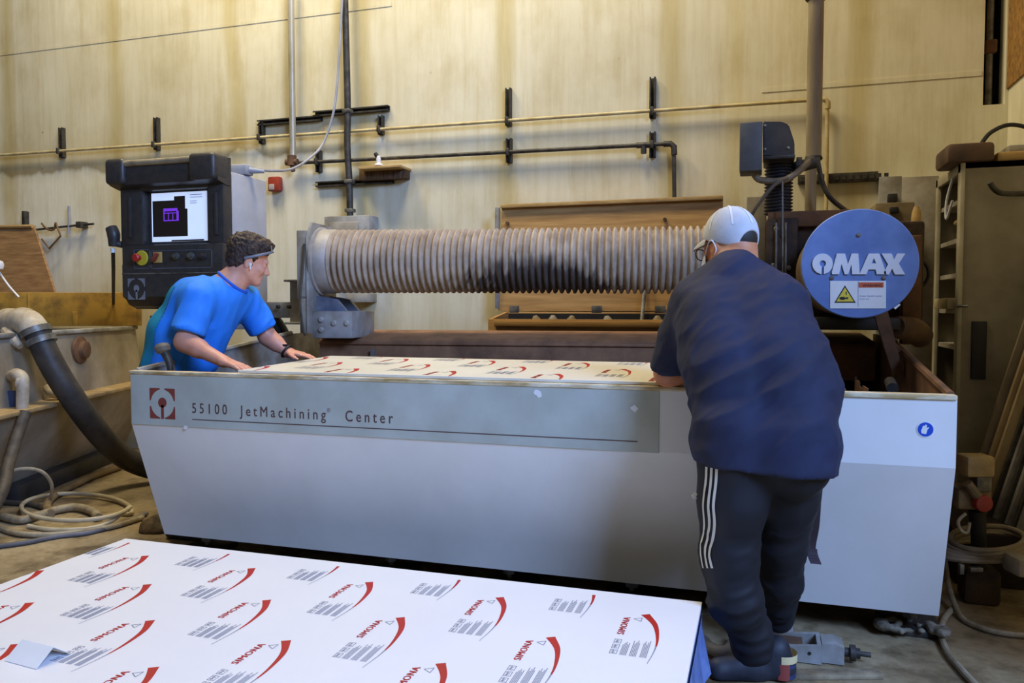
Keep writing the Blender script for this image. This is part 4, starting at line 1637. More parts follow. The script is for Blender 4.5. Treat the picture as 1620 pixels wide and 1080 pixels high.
# Z-axis motor head, the cutting head of the machine
t = thing('cutting_head', 'dark motor unit on a black ribbed column beside the grey mast', 'machine head', tuple(at(1230, 345, Y=4.45)))
m = MB()
m.pbox(1170, 193, 1206, 270, 4.22, 4.40, bev=0.006)
m.build('control_box', pm('charcoal_box', rgb(86, 86, 86), rgb(60, 60, 60), 0.6), t)
pts = [(1207, 192), (1237, 192), (1248, 197), (1257, 225), (1257, 247), (1207, 247)]
P = [at(x, y, Y=4.34) for x, y in pts]
m = MB()
m.prism([(p.x, p.z) for p in P], (0, 4.34, 0), (1, 0, 0), (0, 0, 1), (0, 0.24, 0))
bmesh.ops.bevel(m.bm, geom=m.bm.edges[:], offset=0.006, segments=2, affect='EDGES')
hd = m.build('motor_housing', pm('brown_black', rgb(72, 64, 56), rgb(44, 40, 36), 0.6, 0, 8), t)
for (x, y) in ((1210, 199), (1210, 236), (1247, 234)):
    m = MB()
    m.lathe([(0.008, 0), (0.008, 0.004), (0.004, 0.006)], at(x, y, Y=4.338), (0, -1, 0), 10)
    m.build('screw', steel, hd)
m = MB()
m.pbox(1208, 245, 1258, 251, 4.32, 4.60, bev=0.005)
m.build('flange', darkmetal, t)
ct, cbm = at(1232.5, 251, Y=4.46), at(1232.5, 340, Y=4.46)
prof = []
n = 17
L = ct.z - cbm.z
for k in range(n):
    for (f_, rr) in ((0, 0.062), (0.3, 0.073), (0.5, 0.074), (0.8, 0.063)):
        prof.append((rr, (k + f_) / n * L))
m = MB()
m.lathe(prof, (ct.x, 4.46, cbm.z), (0, 0, 1), 32)
m.build('ribbed_column', pm('black_bellows', rgb(56, 54, 60), rgb(40, 38, 42), 0.45), t)
m = MB()
m.tube([at(1255, 266, Y=4.46), at(1288, 257, Y=4.5)], 0.032, 14)
m.tube([at(1259, 262, Y=4.46), at(1268, 262, Y=4.46)], 0.045, 14)
m.build('side_coupling', darkmetal, t)
m = MB()
m.tube([at(1190, 269, Y=4.3), at(1199, 283, Y=4.3), at(1217, 286, Y=4.33), at(1240, 285, Y=4.33), at(1262, 272, Y=4.36), at(1283, 253, Y=4.5)], 0.017, 10, sub=6)
tag(m.build('conduit_hose', pm('dusty_conduit', rgb(130, 116, 92), rgb(90, 78, 60), 0.6), None), 'dusty flexible conduit looping from the motor head into the mast', 'hose')
m = MB()
m.tube([at(1246, 281, Y=4.32), at(1226, 292, Y=4.30), at(1208, 312, Y=4.28), at(1190, 338, Y=4.30), at(1184, 360, Y=4.4)], 0.010, 8, sub=6)
tag(m.build('thin_hose', pm('dusty_conduit_b', rgb(120, 104, 84), rgb(84, 72, 58), 0.6)), 'thin hose slanting down from the conduit behind the white cap', 'hose')
m = MB()
m.tube([at(1238, 284, Y=4.31), at(1238.5, 440, Y=4.27)], 0.004, 8)
tag(m.build('feed_line', steel), 'straight thin steel line hanging in front of the ribbed column', 'wire')
m = MB()
m.tube([at(1293, 250, Y=4.52), at(1300, 285, Y=4.5), at(1313, 312, Y=4.48), at(1338, 333, Y=4.5)], 0.013, 8, sub=6)
tag(m.build('black_conduit', darkmetal), 'dark hose dropping from the mast cap towards the drum', 'hose')

# mast
t = thing('mast', 'tall dusty grey mast standing behind the cutting head', 'mast', tuple(at(1283, 340, Y=4.66)))
m = MB()
mt_ = pm('mast_paint', rgb(168, 152, 120), rgb(120, 104, 78), 0.55, 0, 5, stretch=(2, 2, 0.3))
a = at(1287, 250, Y=4.66)
tp = at(1286, -40, Y=4.66)
m.tube([(a.x, 4.66, a.z), (a.x, 4.66, tp.z + 1.0)], 0.041, 22)
m.build('sleeve', mt_, t)
m = MB()
m.tube([(a.x - 0.012, 4.66, at(1283, 345, Y=4.66).z), (a.x - 0.012, 4.66, a.z + 0.02)], 0.030, 18)
m.build('inner_tube', mt_, t)
m = MB()
m.lathe([(0.044, 0), (0.048, 0.008), (0.044, 0.02)], (a.x, 4.66, a.z - 0.012), (0, 0, 1), 24)
m.build('end_ring', blackr, t)
zz = at(1287, 2, Y=4.66).z
m = MB()
m.lathe([(0.044, 0), (0.056, 0.01), (0.056, 0.05), (0.044, 0.06)], (a.x, 4.66, zz), (0, 0, 1), 24)
m.build('clamp_ring', blackr, t)

# things inside the right end of the tank
m = MB()
pts = [(1381, 490), (1404, 490), (1430, 592), (1414, 596)]
P = [at(x, y, Y=3.85) for x, y in pts]
m.prism([(p.x, p.z) for p in P], (0, 3.85, 0), (1, 0, 0), (0, 0, 1), (0, 0.04, 0))
tag(m.build('flat_bar', rust), 'slanting brown flat bar under the blue-faced drum', 'bar')
m = MB()
m.tube([at(1416, 517, Y=4.1), at(1443, 522, Y=4.2), at(1457, 532, Y=4.28)], [0.05, 0.062, 0.058], 20, sub=4)
t = tag(m.build('drain_pipe', pm('mud_pipe', rgb(112, 84, 52), rgb(64, 44, 30), 0.8)), 'muddy barrel-like pipe stub at the right end of the tank', 'pipe')
m = MB()
m.tube([at(1408, 604, Y=3.5), at(1412, 614, Y=3.4)], 0.022, 16)
tag(m.build('nozzle_stub', blackr), 'short black pipe end inside the tank near its right rim', 'pipe')
m = MB()
a, b_ = at(1418, 528, X=TXR - 0.05), at(1452, 564, X=TXR - 0.03)
m.tube([(0.60, 4.25, 1.11), (0.605, 3.92, 1.06)], 0.012, 8)
tag(m.build('rim_rod', rust), 'short rusty rod leaning along the right tank rim', 'rod')

# ------------------------------------------------------------------ wooden crate behind the beam
t = thing('wooden_crate', 'open pine crate with its lid propped up behind the bellows', 'crate', (-1.1, 5.3, 0.0))
CF, CBk = 5.04, 5.44
xl, xr = at(772, 505, Y=CF).x, at(1180, 505, Y=CF).x
ztop = at(900, 505, Y=CF).z
m = MB()
zbk = at(900, 493, Y=CBk).z
m.span((xl, CF, ztop - 0.42), (xr, CF + 0.025, ztop), bev=0.003)
m.span((xl, CBk - 0.025, ztop - 0.42), (xr, CBk, zbk), bev=0.003)
for xx in (xl, xr - 0.025):
    m.prism([(CF + 0.02, ztop - 0.42), (CF + 0.02, ztop), (CBk - 0.02, zbk), (CBk - 0.02, ztop - 0.42)], (xx, 0, 0), (0, 1, 0), (0, 0, 1), (0.025, 0, 0))
m.span((xl + 0.02, CF + 0.02, ztop - 0.42), (xr - 0.02, CBk - 0.02, ztop - 0.40))
m.span((xl + 0.05, CF - 0.022, ztop - 0.05), (xr - 0.3, CF - 0.001, ztop - 0.012), bev=0.003)
m.build('box', pine, t)
for x in (xl + 0.06, xr - 0.06):
    m = MB()
    m.span((x - 0.04, CF + 0.03, 0), (x + 0.04, CBk - 0.03, ztop - 0.42))
    m.build('leg', oldwood, t)
lidb = zbk + 0.006
lx0, lx1 = at(789, 400, Y=CBk).x, at(1142, 400, Y=CBk).x
ltop = at(960, 322, Y=CBk + 0.06).z
m = MB()
m.prism([(CBk - 0.01, lidb), (CBk + 0.07, ltop), (CBk + 0.095, ltop), (CBk + 0.015, lidb)], (lx0, 0, 0), (0, 1, 0), (0, 0, 1), (lx1 - lx0, 0, 0))
lid = m.build('lid', pine, t)
m = MB()
m.span((lx0, CBk + 0.035, ltop - 0.005), (lx1, CBk + 0.10, ltop + 0.022), bev=0.003)
m.build('lid_edge', plywood, lid)
for i, xx in enumerate((815, 945, 1045)):
    m = MB()
    c = at(xx, 487, Y=CBk)
    m.box((c.x, CBk - 0.02, lidb + 0.012), (0.07, 0.012, 0.05), bev=0.002)
    m.build('hinge', steel, lid)
m = MB()
a = at(1020, 465, Y=CBk - 0.03)
m.tube([(a.x, CBk - 0.02, a.z + 0.08), (a.x - 0.003, CBk - 0.15, ztop - 0.03)], 0.014, 10)
m.build('lid_stay', steel, t)
for (x, y) in ((803, 353), (1052, 347)):
    m = MB()
    m.lathe([(0.012, -0.012), (0.012, 0.012)], at(x, y, Y=CBk + 0.04), (0, -1, 0), 12)
    m.build('wood_knot', oldwood, lid)
m = MB()
m.pbox(783, 328, 789, 488, CBk - 0.02, CBk + 0.02, bev=0.002)
m.build('lid_support', grey_paint, t)
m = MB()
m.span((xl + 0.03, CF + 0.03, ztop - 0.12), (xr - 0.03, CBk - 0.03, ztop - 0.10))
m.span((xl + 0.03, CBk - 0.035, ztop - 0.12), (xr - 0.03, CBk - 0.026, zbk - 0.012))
m.build('shade_liner', blackr, t)  # black sheets stand in for the shade inside the open crate
for i, xx in enumerate((852, 873, 900, 964, 1040)):
    c = at(xx, 503, Y=CF + 0.16)
    m = MB()
    m.lathe([(0.03, 0), (0.04, 0.04), (0.03, 0.10), (0.012, 0.125)], (c.x, CF + 0.16 + 0.03 * (i % 2), ztop - 0.10), (0.2 * (i % 3 - 1), 0, 1), 14)
    tag(m.build('spare_part', beige_paint if i % 2 else hosem), 'small pale spare part lying in the open crate', 'part', 'spare parts in the crate')

# ------------------------------------------------------------------ left: second tub, beam, plywood lid, pipes, hoses
def tub(t, off=0.0):
    """point on the left tub's side plane, t metres towards the camera"""
    d = V((0.342, -0.940, 0))
    n = V((0.940, 0.342, 0))
    return V((-4.92, 5.50, 0)) + d * t + n * off


tt = thing('settling_tub', 'long grimy grey tub with a ledge, left of the white tank', 'tub', tuple(tub(1.2, -0.5)))
MT = Matrix.Translation(tub(0)) @ Matrix.Rotation(math.atan2(-0.940, 0.342), 4, 'Z')     # x: towards the camera, y: out to the right
tubm = pm('tub_paint', rgb(168, 158, 138), rgb(112, 98, 76), 0.6, 0, 2.0, 0.3, 0.66, bump=0.08)
m = MB(MT)
m.prism([(-0.14, 0.630), (-0.19, 1.07), (-0.21, 1.07), (-0.17, 0.630)], (0, 0, 0), (0, 1, 0), (0, 0, 1), (4.2, 0, 0))
m.prism([(-0.36, 0.0), (0.0, 0.612), (-0.03, 0.612), (-0.39, 0.0)], (0, 0, 0), (0, 1, 0), (0, 0, 1), (4.2, 0, 0))
m.span((0, -0.96, 0.0), (4.2, -0.94, 1.07))
m.build('side_panel', tubm, tt)
for x in (0.0, 4.18):
    m = MB(MT)
    m.prism([(-0.38, 0.0), (-0.02, 0.612), (-0.17, 0.64), (-0.21, 1.07), (-0.94, 1.07), (-0.94, 0.0)], (x, 0, 0), (0, 1, 0), (0, 0, 1), (0.02, 0, 0))
    m.build('end_panel', tubm, tt)
m = MB(MT)
m.span((0, -0.19, 0.611), (4.2, 0.03, 0.638), bev=0.006)
m.build('ledge', pm('sandy_ledge', rgb(190, 164, 116), rgb(146, 120, 78), 0.75, 0, 8), tt, label='sandy yellowish ledge')
m = MB(MT)
m.span((0, -0.24, 1.062), (4.2, -0.165, 1.092), bev=0.008)
m.build('rim', grey_paint, tt)
m = MB(MT)
m.lathe([(0.10, 0), (0.10, 0.02), (0.065, 0.03), (0.06, 0.06), (0.04, 0.065)], (1.0, -0.17, 0.94), (0, 1, 0), 20)
m.build('flange', rust, tt)
m = MB(MT)
m.span((0.3, -0.31, 0.0), (1.74, -0.19, 0.11), bev=0.01)
tag(m.build('floor_tube', pm('black_square_tube', rgb(62, 58, 52), rgb(36, 32, 30), 0.6)), 'black square tube lying on the floor along the left tub', 'tube')

t = thing('yellow_beam', 'worn yellow beam across the far left behind the console', 'beam', tuple(at(100, 515, Y=5.2)))
WB = 6.6
zt_ = CAM.z + 22.5 / 1240 * WB
zb2 = 1.094


def wv(x, y, w_):
    d = _F + _R * ((x - 810) / FPX) - _U * ((y - 540) / FPX)
    return CAM + d * w_


c0, c1 = wv(-160, 490, WB), wv(214, 490, WB)
mid = (c0 + c1) / 2
R3 = Matrix.Rotation(YAW, 3, 'Z')
back = V((-_R.y, _R.x, 0)) * 0.06
m = MB()
m.box((mid.x + back.x, mid.y + back.y, (zt_ + zb2) / 2), ((c1 - c0).length, 0.12, zt_ - zb2), rot=R3, bev=0.006)
m.build('beam', yellow_paint, t)
for (px_, hh, wd_) in ((46, zt_ - zb2, 0.012), (119, 0.12, 0.04)):
    q = wv(px_, 490, WB)
    m = MB()
    m.box((q.x, q.y, zb2 + hh / 2), (wd_, 0.02, hh), rot=R3, bev=0.003)
    m.build('joint_strip', yellow_paint, t)

t = thing('plywood_lid', 'plywood lid leaning back at the far left above the yellow beam', 'panel', tuple(at(40, 466, Y=5.4)))
m = MB()
a0, a1 = at(-60, 500, Y=5.30), at(98, 500, Y=5.30)
b1, b0 = at(53, 358, Y=5.54), at(-60, 360, Y=5.54)
n = V((0, 0.02, 0.008))
m.raw([a0, a1, b1, b0, a0 + n, a1 + n, b1 + n, b0 + n], [[0, 1, 2, 3], [7, 6, 5, 4], [0, 4, 5, 1], [1, 5, 6, 2], [2, 6, 7, 3], [3, 7, 4, 0]])
m.build('board', pm('brown_plywood', rgb(166, 128, 82), rgb(128, 94, 56), 0.7, 0, 5, stretch=(1, 1, 9)), t)
m = MB()
m.tube([b0 + V((0, -0.01, 0)), b1 + V((0, -0.01, 0))], 0.018, 6)
m.build('edge_batten', plywood, t)
m = MB()
m.tube([wv(-20, 400, 6.45), wv(0, 432, 6.4), wv(14, 452, 6.4), wv(30, 470, 6.4)], 0.008, 8, sub=4)
tag(m.build('white_string', white_pl), 'thin white string crossing the plywood lid at the left edge', 'string')
m = MB()
m.lathe([(0.0, 0), (0.028, 0.008), (0.036, 0.04), (0.028, 0.07), (0.0, 0.08)], wv(-1, 427, 6.36), (0, 0, 1), 14)
tag(m.build('string_toggle', white_pl), 'white toggle on the string at the left picture edge', 'toggle')

# PVC elbow and suction hose over the tub edge
t = thing('suction_hose', 'thick dark suction hose with pale elbow, drooping from the left tub to the floor', 'hose', tuple(wv(60, 560, 4.9)))
m = MB()
m.tube([wv(60, 527, 4.98), wv(72, 556, 4.98), wv(90, 590, 5.0), wv(112, 625, 5.05), wv(138, 662, 5.15), wv(165, 695, 5.28), wv(192, 720, 5.42), wv(222, 735, 5.52), wv(255, 743, 5.6), wv(300, 745, 5.62)], 0.076, 16, sub=6)
m.build('hose', pm('black_suction_hose', rgb(74, 68, 60), rgb(38, 34, 32), 0.55, 0, 7), t)
m = MB()
m.tube([wv(-16, 548, 5.15), wv(0, 518, 5.14), wv(14, 509, 5.10), wv(26, 510, 5.06), wv(38, 508, 5.04), wv(50, 516, 5.0), wv(58, 528, 4.98)], [0.074, 0.084, 0.09, 0.084, 0.09, 0.088, 0.082], 18, sub=5)
m.build('elbow', pvc, t)
for (a, b_) in (((55, 520), (59, 529)), ((63, 535), (67, 544))):
    m = MB()
    m.tube([wv(*a, 4.98), wv(*b_, 4.98)], 0.092, 18)
    m.build('hose_clamp', steel, t)
m = MB()
m.tube([wv(8, 522, 5.0), wv(20, 536, 4.95), wv(32, 548, 4.93)], [0.028, 0.04, 0.02], 10, sub=3)
m.build('cam_lever', pvc, t)
t = thing('drain_elbow', 'small dusty drain elbow on the left tub ledge', 'pipe', tuple(wv(32, 640, 5.08)))
m = MB()
m.tube([wv(17, 596, 4.86), wv(25, 592, 4.80), wv(33, 596, 4.77), wv(36, 606, 4.76), wv(35, 648, 4.76)], [0.03, 0.038, 0.038, 0.036, 0.033], 14, sub=4)
m.build('elbow', pvc, t)
m = MB()
m.tube([wv(31, 604, 4.76), wv(37, 605, 4.76)], 0.044, 14)
m.build('collar', pvc, t)
q = wv(17, 640, 4.84)
m = MB()
m.box((q.x, q.y, 0.638 + 0.05), (0.075, 0.02, 0.10), rot=R3, bev=0.003)
tag(m.build('blue_plate', pm('slate_blue', rgb(66, 80, 110), rgb(50, 62, 90), 0.5)), 'small dark blue plate standing behind the drain elbow', 'plate')
m = MB()
m.tube([wv(76, 614, 5.22), wv(82, 621, 5.18), wv(92, 623, 5.2), wv(110, 622, 5.34)], 0.032, 12, sub=4)
tag(m.build('short_pvc_pipe', pvc), 'short pale pipe lying on the tub ledge behind the suction hose', 'pipe')
m = MB()
m.tube([wv(40, 652, 4.68), wv(30, 680, 4.62), wv(14, 730, 4.5), wv(4, 775, 4.35), wv(-20, 820, 4.2)], 0.034, 12, sub=6)
tag(m.build('drain_hose', hosed), 'grey-brown drain hose hanging from the ledge at the left edge', 'hose')


# hoses on the floor
def fl(x, y, r):
    return at(x, y, Z=r)


def ring(cx, cy, rx, ry, a0, a1, r, n=18, lift=0.0):
    return [fl(cx + rx * math.cos(math.radians(a0 + (a1 - a0) * k / n)), cy + ry * math.sin(math.radians(a0 + (a1 - a0) * k / n)), r) + V((0, 0, lift * k / n)) for k in range(n + 1)]


m = MB()
p = ring(121, 809, 87, 25, 20, -345, 0.016, 30, 0.05)
m.tube([fl(193, 813, 0.012)] + p[1:] + [fl(160, 832, 0.02), fl(90, 838, 0.015), fl(45, 832, 0.012)], 0.013, 10, sub=3)
tag(m.build('coiled_hose', pm('cream_hose', rgb(204, 192, 162), rgb(170, 156, 122), 0.5)), 'cream hose coiled in a wide loop on the floor at left', 'hose')
m = MB()
m.tube([fl(-10, 812, 0.028), fl(30, 822, 0.028), fl(60, 815, 0.028), fl(90, 806, 0.028), (fl(120, 802, 0.028)), fl(145, 808, 0.028), fl(156, 818, 0.028)], 0.024, 12, sub=6)
tag(m.build('thick_hose', hosem), 'thick tan hose lying inside the cream coil', 'hose')
m = MB()
m.tube([fl(80, 812, 0.026), fl(74, 800, 0.026), fl(85, 785, 0.026), fl(115, 768, 0.026), fl(150, 752, 0.026), fl(190, 738, 0.026)], 0.024, 12, sub=6)
tag(m.build('tan_hose', pm('tan_hose', rgb(150, 128, 92), rgb(108, 90, 60), 0.6)), 'tan hose curving from the coil back along the black tube', 'hose')
m = MB()
m.tube([fl(-20, 826, 0.018), fl(20, 842, 0.018), fl(70, 846, 0.018), fl(120, 842, 0.018), fl(180, 832, 0.018), fl(226, 818, 0.018)], 0.015, 10, sub=6)
tag(m.build('floor_hose', hosem), 'tan hose sweeping round the front of the coil', 'hose')
m = MB()
m.tube([fl(-20, 866, 0.015), fl(40, 858, 0.015), fl(90, 848, 0.015), fl(140, 842, 0.015), fl(200, 826, 0.015), fl(232, 812, 0.015)], 0.013, 10, sub=6)
tag(m.build('grey_hose', pm('grey_hose', rgb(120, 116, 116), rgb(80, 78, 80), 0.6)), 'grey hose nearest the white sheet stack at left', 'hose')
m = MB()
m.tube([wv(-12, 770, 4.6), wv(12, 748, 4.7), wv(40, 741, 4.75), wv(66, 746, 4.8), wv(80, 762, 4.85), wv(82, 778, 4.9), fl(78, 795, 0.013)], 0.011, 10, sub=6)
tag(m.build('arched_hose', hosem), 'thin tan hose arching up over the black square tube', 'hose')
m = MB()
m.tube([fl(-10, 792, 0.02), fl(20, 795, 0.02), fl(50, 797, 0.02), fl(70, 803, 0.02)], 0.016, 10, sub=4)
tag(m.build('short_hose', hosed), 'dark short hose end left of the coil', 'hose')
S = SDF((-3.5, 3.35, -0.02), (-2.95, 3.85, 0.2), 0.012)
c = at(252, 838, Z=0.0)
for k in range(12):
    S.ell((-3.23 + random.uniform(-0.08, 0.06), 3.60 + random.uniform(-0.09, 0.10), random.uniform(0.0, 0.05)), (0.05, 0.05, 0.035), None, 0.03)
tag(link('rubble', S.mesh('rubble'), pm('dark_rubble', rgb(110, 90, 62), rgb(50, 42, 34), 0.9, 0, 20, bump=0.3), ang=180), 'dark rubble heap under the left corner of the white tank', 'rubble', kind='stuff')

# ------------------------------------------------------------------ right: wall panels, cabinet, bars, tool
m = MB()
m.pbox(1388, 279, 1424, 560, WY - 0.05, WY, bev=0.004)
tag(m.build('wall_panel', grey_paint), 'narrow grey wall panel left of the wide one, right of the mast', 'panel', 'grey panels on the back wall')
m = MB()
m.pbox(1424, 279, 1482, 600, WY - 0.06, WY, bev=0.004)
tag(m.build('wall_panel', beige_paint), 'wide grey wall panel directly left of the shelf cabinet', 'panel', 'grey panels on the back wall')
t = thing('socket_box', 'dusty beige socket box low on the wall above the drum', 'box', tuple(at(1415, 380, Y=5.3)))
m = MB()
m.pbox(1384, 320, 1446, 420, 5.2, 5.55, bev=0.008)
m.build('housing', pm('dusty_beige', rgb(150, 132, 96), rgb(112, 96, 66), 0.7), t)
m = MB()
m.pbox(1408, 327, 1422, 337, 5.18, 5.21, bev=0.006)
m.build('socket', blackr, t)
m = MB()
m.pbox(1405, 306, 1420, 320, WY - 0.09, WY - 0.04, bev=0.006)
tag(m.build('black_clip', blackr), 'small black clip on the narrow wall panel', 'clip')
a, b_ = at(1302, 283.5, Y=WY), at(1388, 281, Y=WY)
m = MB()
m.span((at(1262, 284, Y=WY).x, WY - 0.04, a.z - 0.03), (b_.x, WY, a.z + 0.03), bev=0.004)
for k in range(13):
    x = at(1266, 284, Y=WY).x + k * 0.042
    m.span((x, WY - 0.046, a.z - 0.016), (x + 0.026, WY - 0.039, a.z + 0.016), bev=0.002, seg=1)
tag(m.build('slotted_rail', darkmetal), 'dark slotted rail on the wall right of the mast', 'strut rail')
m = MB()
m.lathe([(0.02, 0), (0.028, 0.03), (0.022, 0.12), (0.012, 0.15)], at(1449, 372, Y=4.6), (0, 0, 1), 14)
tag(m.build('cone_tip', plywood), 'pale cone-shaped tip sticking up right of the blue drum face', 'nozzle')
m = MB()
m.tube([at(1456, 410, Y=4.5), at(1467, 422, Y=4.5), at(1468, 440, Y=4.5), at(1456, 456, Y=4.5)], 0.009, 8, sub=6)
tag(m.build('black_loop', blackr), 'black cable loop right of the blue drum face', 'cable')

# shelf cabinet: open on its left side, its big end panel towards the camera
KX, KY0, KY1, KZ = 1.00, 4.62, 5.22, at(1512, 258, Y=4.62).z
t = thing('shelf_cabinet', 'tall grey metal cabinet with stuffed open shelves on its narrow side', 'cabinet', (1.25, 4.9, 0))
m = MB()
m.span((KX, KY0, 0), (1.435, KY0 + 0.02, KZ))
m.span((KX, KY1 - 0.02, 0), (1.435, KY1, KZ))
m.span((1.415, KY0, 0), (1.435, KY1, KZ))
m.span((KX, KY0, KZ - 0.03), (1.435, KY1, KZ))
m.build('shell', pm('cabinet_grey', rgb(156, 146, 122), rgb(120, 108, 84), 0.55, 0, 3), t)
m = MB()
m.span((KX - 0.012, KY0 - 0.006, 0), (KX + 0.01, KY0 + 0.055, KZ), bev=0.004)
m.span((KX - 0.012, KY1 - 0.05, 0), (KX + 0.01, KY1, KZ), bev=0.004)
m.span((KX - 0.012, KY0, KZ - 0.05), (KX + 0.01, KY1, KZ), bev=0.004)
m.build('frame', pm('cabinet_edge', rgb(182, 174, 150), rgb(150, 140, 112), 0.5, 0, 4), t)
shz = [at(1500, y, X=KX).z for y in (326, 384, 437, 492, 548)]
for z in shz:
    m = MB()
    m.span((KX + 0.012, KY0 + 0.02, z - 0.012), (1.415, KY1 - 0.02, z + 0.012))
    m.build('shelf', beige_paint, t)


def blob(name, c, r, mat, lab, cat, seed, n=7, h=0.012, group=None):
    rnd = random.Random(seed)
    c = V(c)
    S = SDF(c - V(r) * 1.5, c + V(r) * 1.5, h)
    for k in range(n):
        S.ell(c + V((rnd.uniform(-0.5, 0.5) * r[0], rnd.uniform(-0.5, 0.5) * r[1], rnd.uniform(-0.4, 0.4) * r[2])), [x * rnd.uniform(0.4, 0.6) for x in r], None, 0.02)
    me = S.mesh(name, lambda p, q: 0.012 * noise.noise(p * 26) + 0.006 * noise.noise(p * 60))
    zmin = min(v.co.z for v in me.vertices)
    me.transform(Matrix.Translation((0, 0, (c.z - r[2]) - zmin)))
    return tag(link(name, me, mat, ang=180), lab, cat, group)


ky = (KY0 + KY1) / 2
kx = KX + 0.17
blue_cloth = pm('blue_cloth', rgb(44, 58, 110), rgb(26, 34, 72), 0.8, 0, 9)
blob('cable_bundle', (kx, ky, shz[0] + 0.012 + 0.085), (0.13, 0.2, 0.085), pm('dark_bundle', rgb(60, 66, 84), rgb(30, 32, 42), 0.6, 0, 14), 'dark bundle on the top shelf of the cabinet', 'bundle', 1)
blob('blue_rag_bag', (kx, ky, shz[1] + 0.012 + 0.04), (0.13, 0.22, 0.04), blue_cloth, 'dark blue bag at the bottom of the second shelf', 'bag', 2)
blob('clear_bag', (kx - 0.02, ky + 0.0, shz[1] + 0.092 + 0.04), (0.11, 0.2, 0.04), pm('tan_bag', rgb(190, 170, 130), rgb(140, 120, 84), 0.4, 0, 9), 'crumpled tan plastic bag on top of the dark blue bag', 'bag', 3)
blob('blue_cloth_pile', (kx, ky + 0.08, shz[2] + 0.012 + 0.05), (0.12, 0.16, 0.05), blue_cloth, 'dark blue cloth pile on the third shelf', 'cloth', 4)
m = MB()
m.span((KX + 0.02, KY0 + 0.06, shz[2] + 0.012), (KX + 0.14, KY0 + 0.18, shz[2] + 0.11), bev=0.006)
tag(m.build('white_box', white_pl), 'small white box beside the blue cloth on the third shelf', 'box')
m = MB()
m.span((KX - 0.05, KY0 + 0.05, shz[3] + 0.012), (KX + 0.14, KY0 + 0.38, shz[3] + 0.07), bev=0.008)
tag(m.build('cream_tray', pm('cream_tray', rgb(200, 186, 146), rgb(170, 154, 112), 0.6)), 'cream tray jutting from the fourth shelf', 'tray')
m = MB()
m.span((KX + 0.05, KY0 + 0.08, shz[3] + 0.0701), (KX + 0.14, KY0 + 0.2, shz[3] + 0.15), bev=0.006)
tag(m.build('blue_box', blue_cloth), 'small dark blue box in the cream tray', 'box')
m = MB()
m.tube([(KX - 0.005, ky - 0.1, shz[0] + 0.14), (KX - 0.025, ky - 0.06, shz[0] + 0.02), (KX - 0.025, ky - 0.06, shz[0] - 0.08), (KX - 0.005, ky - 0.1, shz[1] + 0.22)], 0.007, 8, sub=5)
tag(m.build('white_strap', white_pl), 'white strap hanging over the edge of the top shelf', 'strap')
# on top of the cabinet
m = MB()
m.span((KX - 0.08, KY0 - 0.02, KZ), (KX + 0.14, KY0 + 0.28, KZ + 0.10), bev=0.02)
tag(m.build('brown_case', pm('brown_case', rgb(104, 76, 54), rgb(66, 48, 36), 0.6)), 'brown case at the left end of the cabinet top', 'case')
m = MB()
m.span((KX + 0.16, KY0 + 0.02, KZ), (KX + 0.42, KY0 + 0.3, KZ + 0.05), bev=0.008)
tag(m.build('flat_carton', plywood), 'flat tan carton on the cabinet top right of the brown case', 'carton')
m = MB()
m.span((KX + 0.22, KY0 + 0.06, KZ + 0.0501), (KX + 0.40, KY0 + 0.26, KZ + 0.09), bev=0.008)
tag(m.build('folded_sack', beige_paint), 'folded sack lying on the flat carton', 'sack')
a = V((KX + 0.10, KY0 + 0.12, KZ + 0.10))
m = MB()
m.tube([a, a + V((0.05, 0, 0.07)), a + V((0.14, 0, 0.105)), a + V((0.24, 0, 0.07)), a + V((0.27, 0.0, 0.0))], 0.011, 8, sub=6)
tag(m.build('bent_hoop', blackr), 'black bent hoop rising above the cabinet top', 'handle')
# hook on the end panel
h0 = at(1566, 290, Y=KY0 - 0.12)
m = MB()
m.tube([at(1566, 289, Y=KY0 - 0.14), at(1574, 300, Y=KY0 - 0.13), at(1588, 306, Y=KY0 - 0.10), at(1625, 306, Y=KY0 - 0.012), at(1632, 306, Y=KY0 + 0.01)], 0.014, 10, sub=5)
tag(m.build('wall_hook', darkmetal), 'dark bent hook jutting from the cabinet end panel, top right', 'hook')
m = MB()
m.pbox(1537, 508, 1561, 600, KY0 - 0.012, KY0 + 0.004, bev=0.004)
m.build('vent_plate', blackr, t)
a = at(1513, 484, Y=KY0 - 0.01)
m = MB()
m.tube([a, a + V((0.05, -0.02, 0.0))], 0.007, 8)
m.build('latch', steel, t)

# leaning bars and planks
m = MB()
m.span((0.86, 3.94, 0.0), (1.43, 4.48, 0.24), bev=0.01)
tag(m.build('sleeper', pm('dark_sleeper', rgb(58, 44, 32), rgb(34, 26, 20), 0.85, 0, 8)), 'dark timber sleeper carrying the leaning bars at right', 'sleeper')
barspec = [(1531, 4.42, 0.055, 0.022, 'g', 'grey-brown leaning plank, leftmost of the leaning stock at right'),
           (1545, 4.37, 0.045, 0.03, 'w', 'tan plank second from the left among the leaning stock'),
           (1557, 4.32, 0.05, 0.03, 'w', 'wide tan plank third from the left among the leaning stock'),
           (1570, 4.27, 0.03, 0.03, 'd', 'dark steel angle right next to the tan planks'),
           (1579, 4.22, 0.03, 0.03, 's', 'grey steel angle second right of the tan planks'),
           (1589, 4.17, 0.03, 0.03, 'd', 'dark steel bar third right of the tan planks'),
           (1600, 4.12, 0.035, 0.03, 's', 'grey steel angle fourth right of the tan planks'),
           (1611, 4.07, 0.035, 0.03, 'd', 'dark steel bar fifth right of the tan planks'),
           (1624, 4.01, 0.05, 0.03, 's', 'wide grey bar at the right picture edge')]
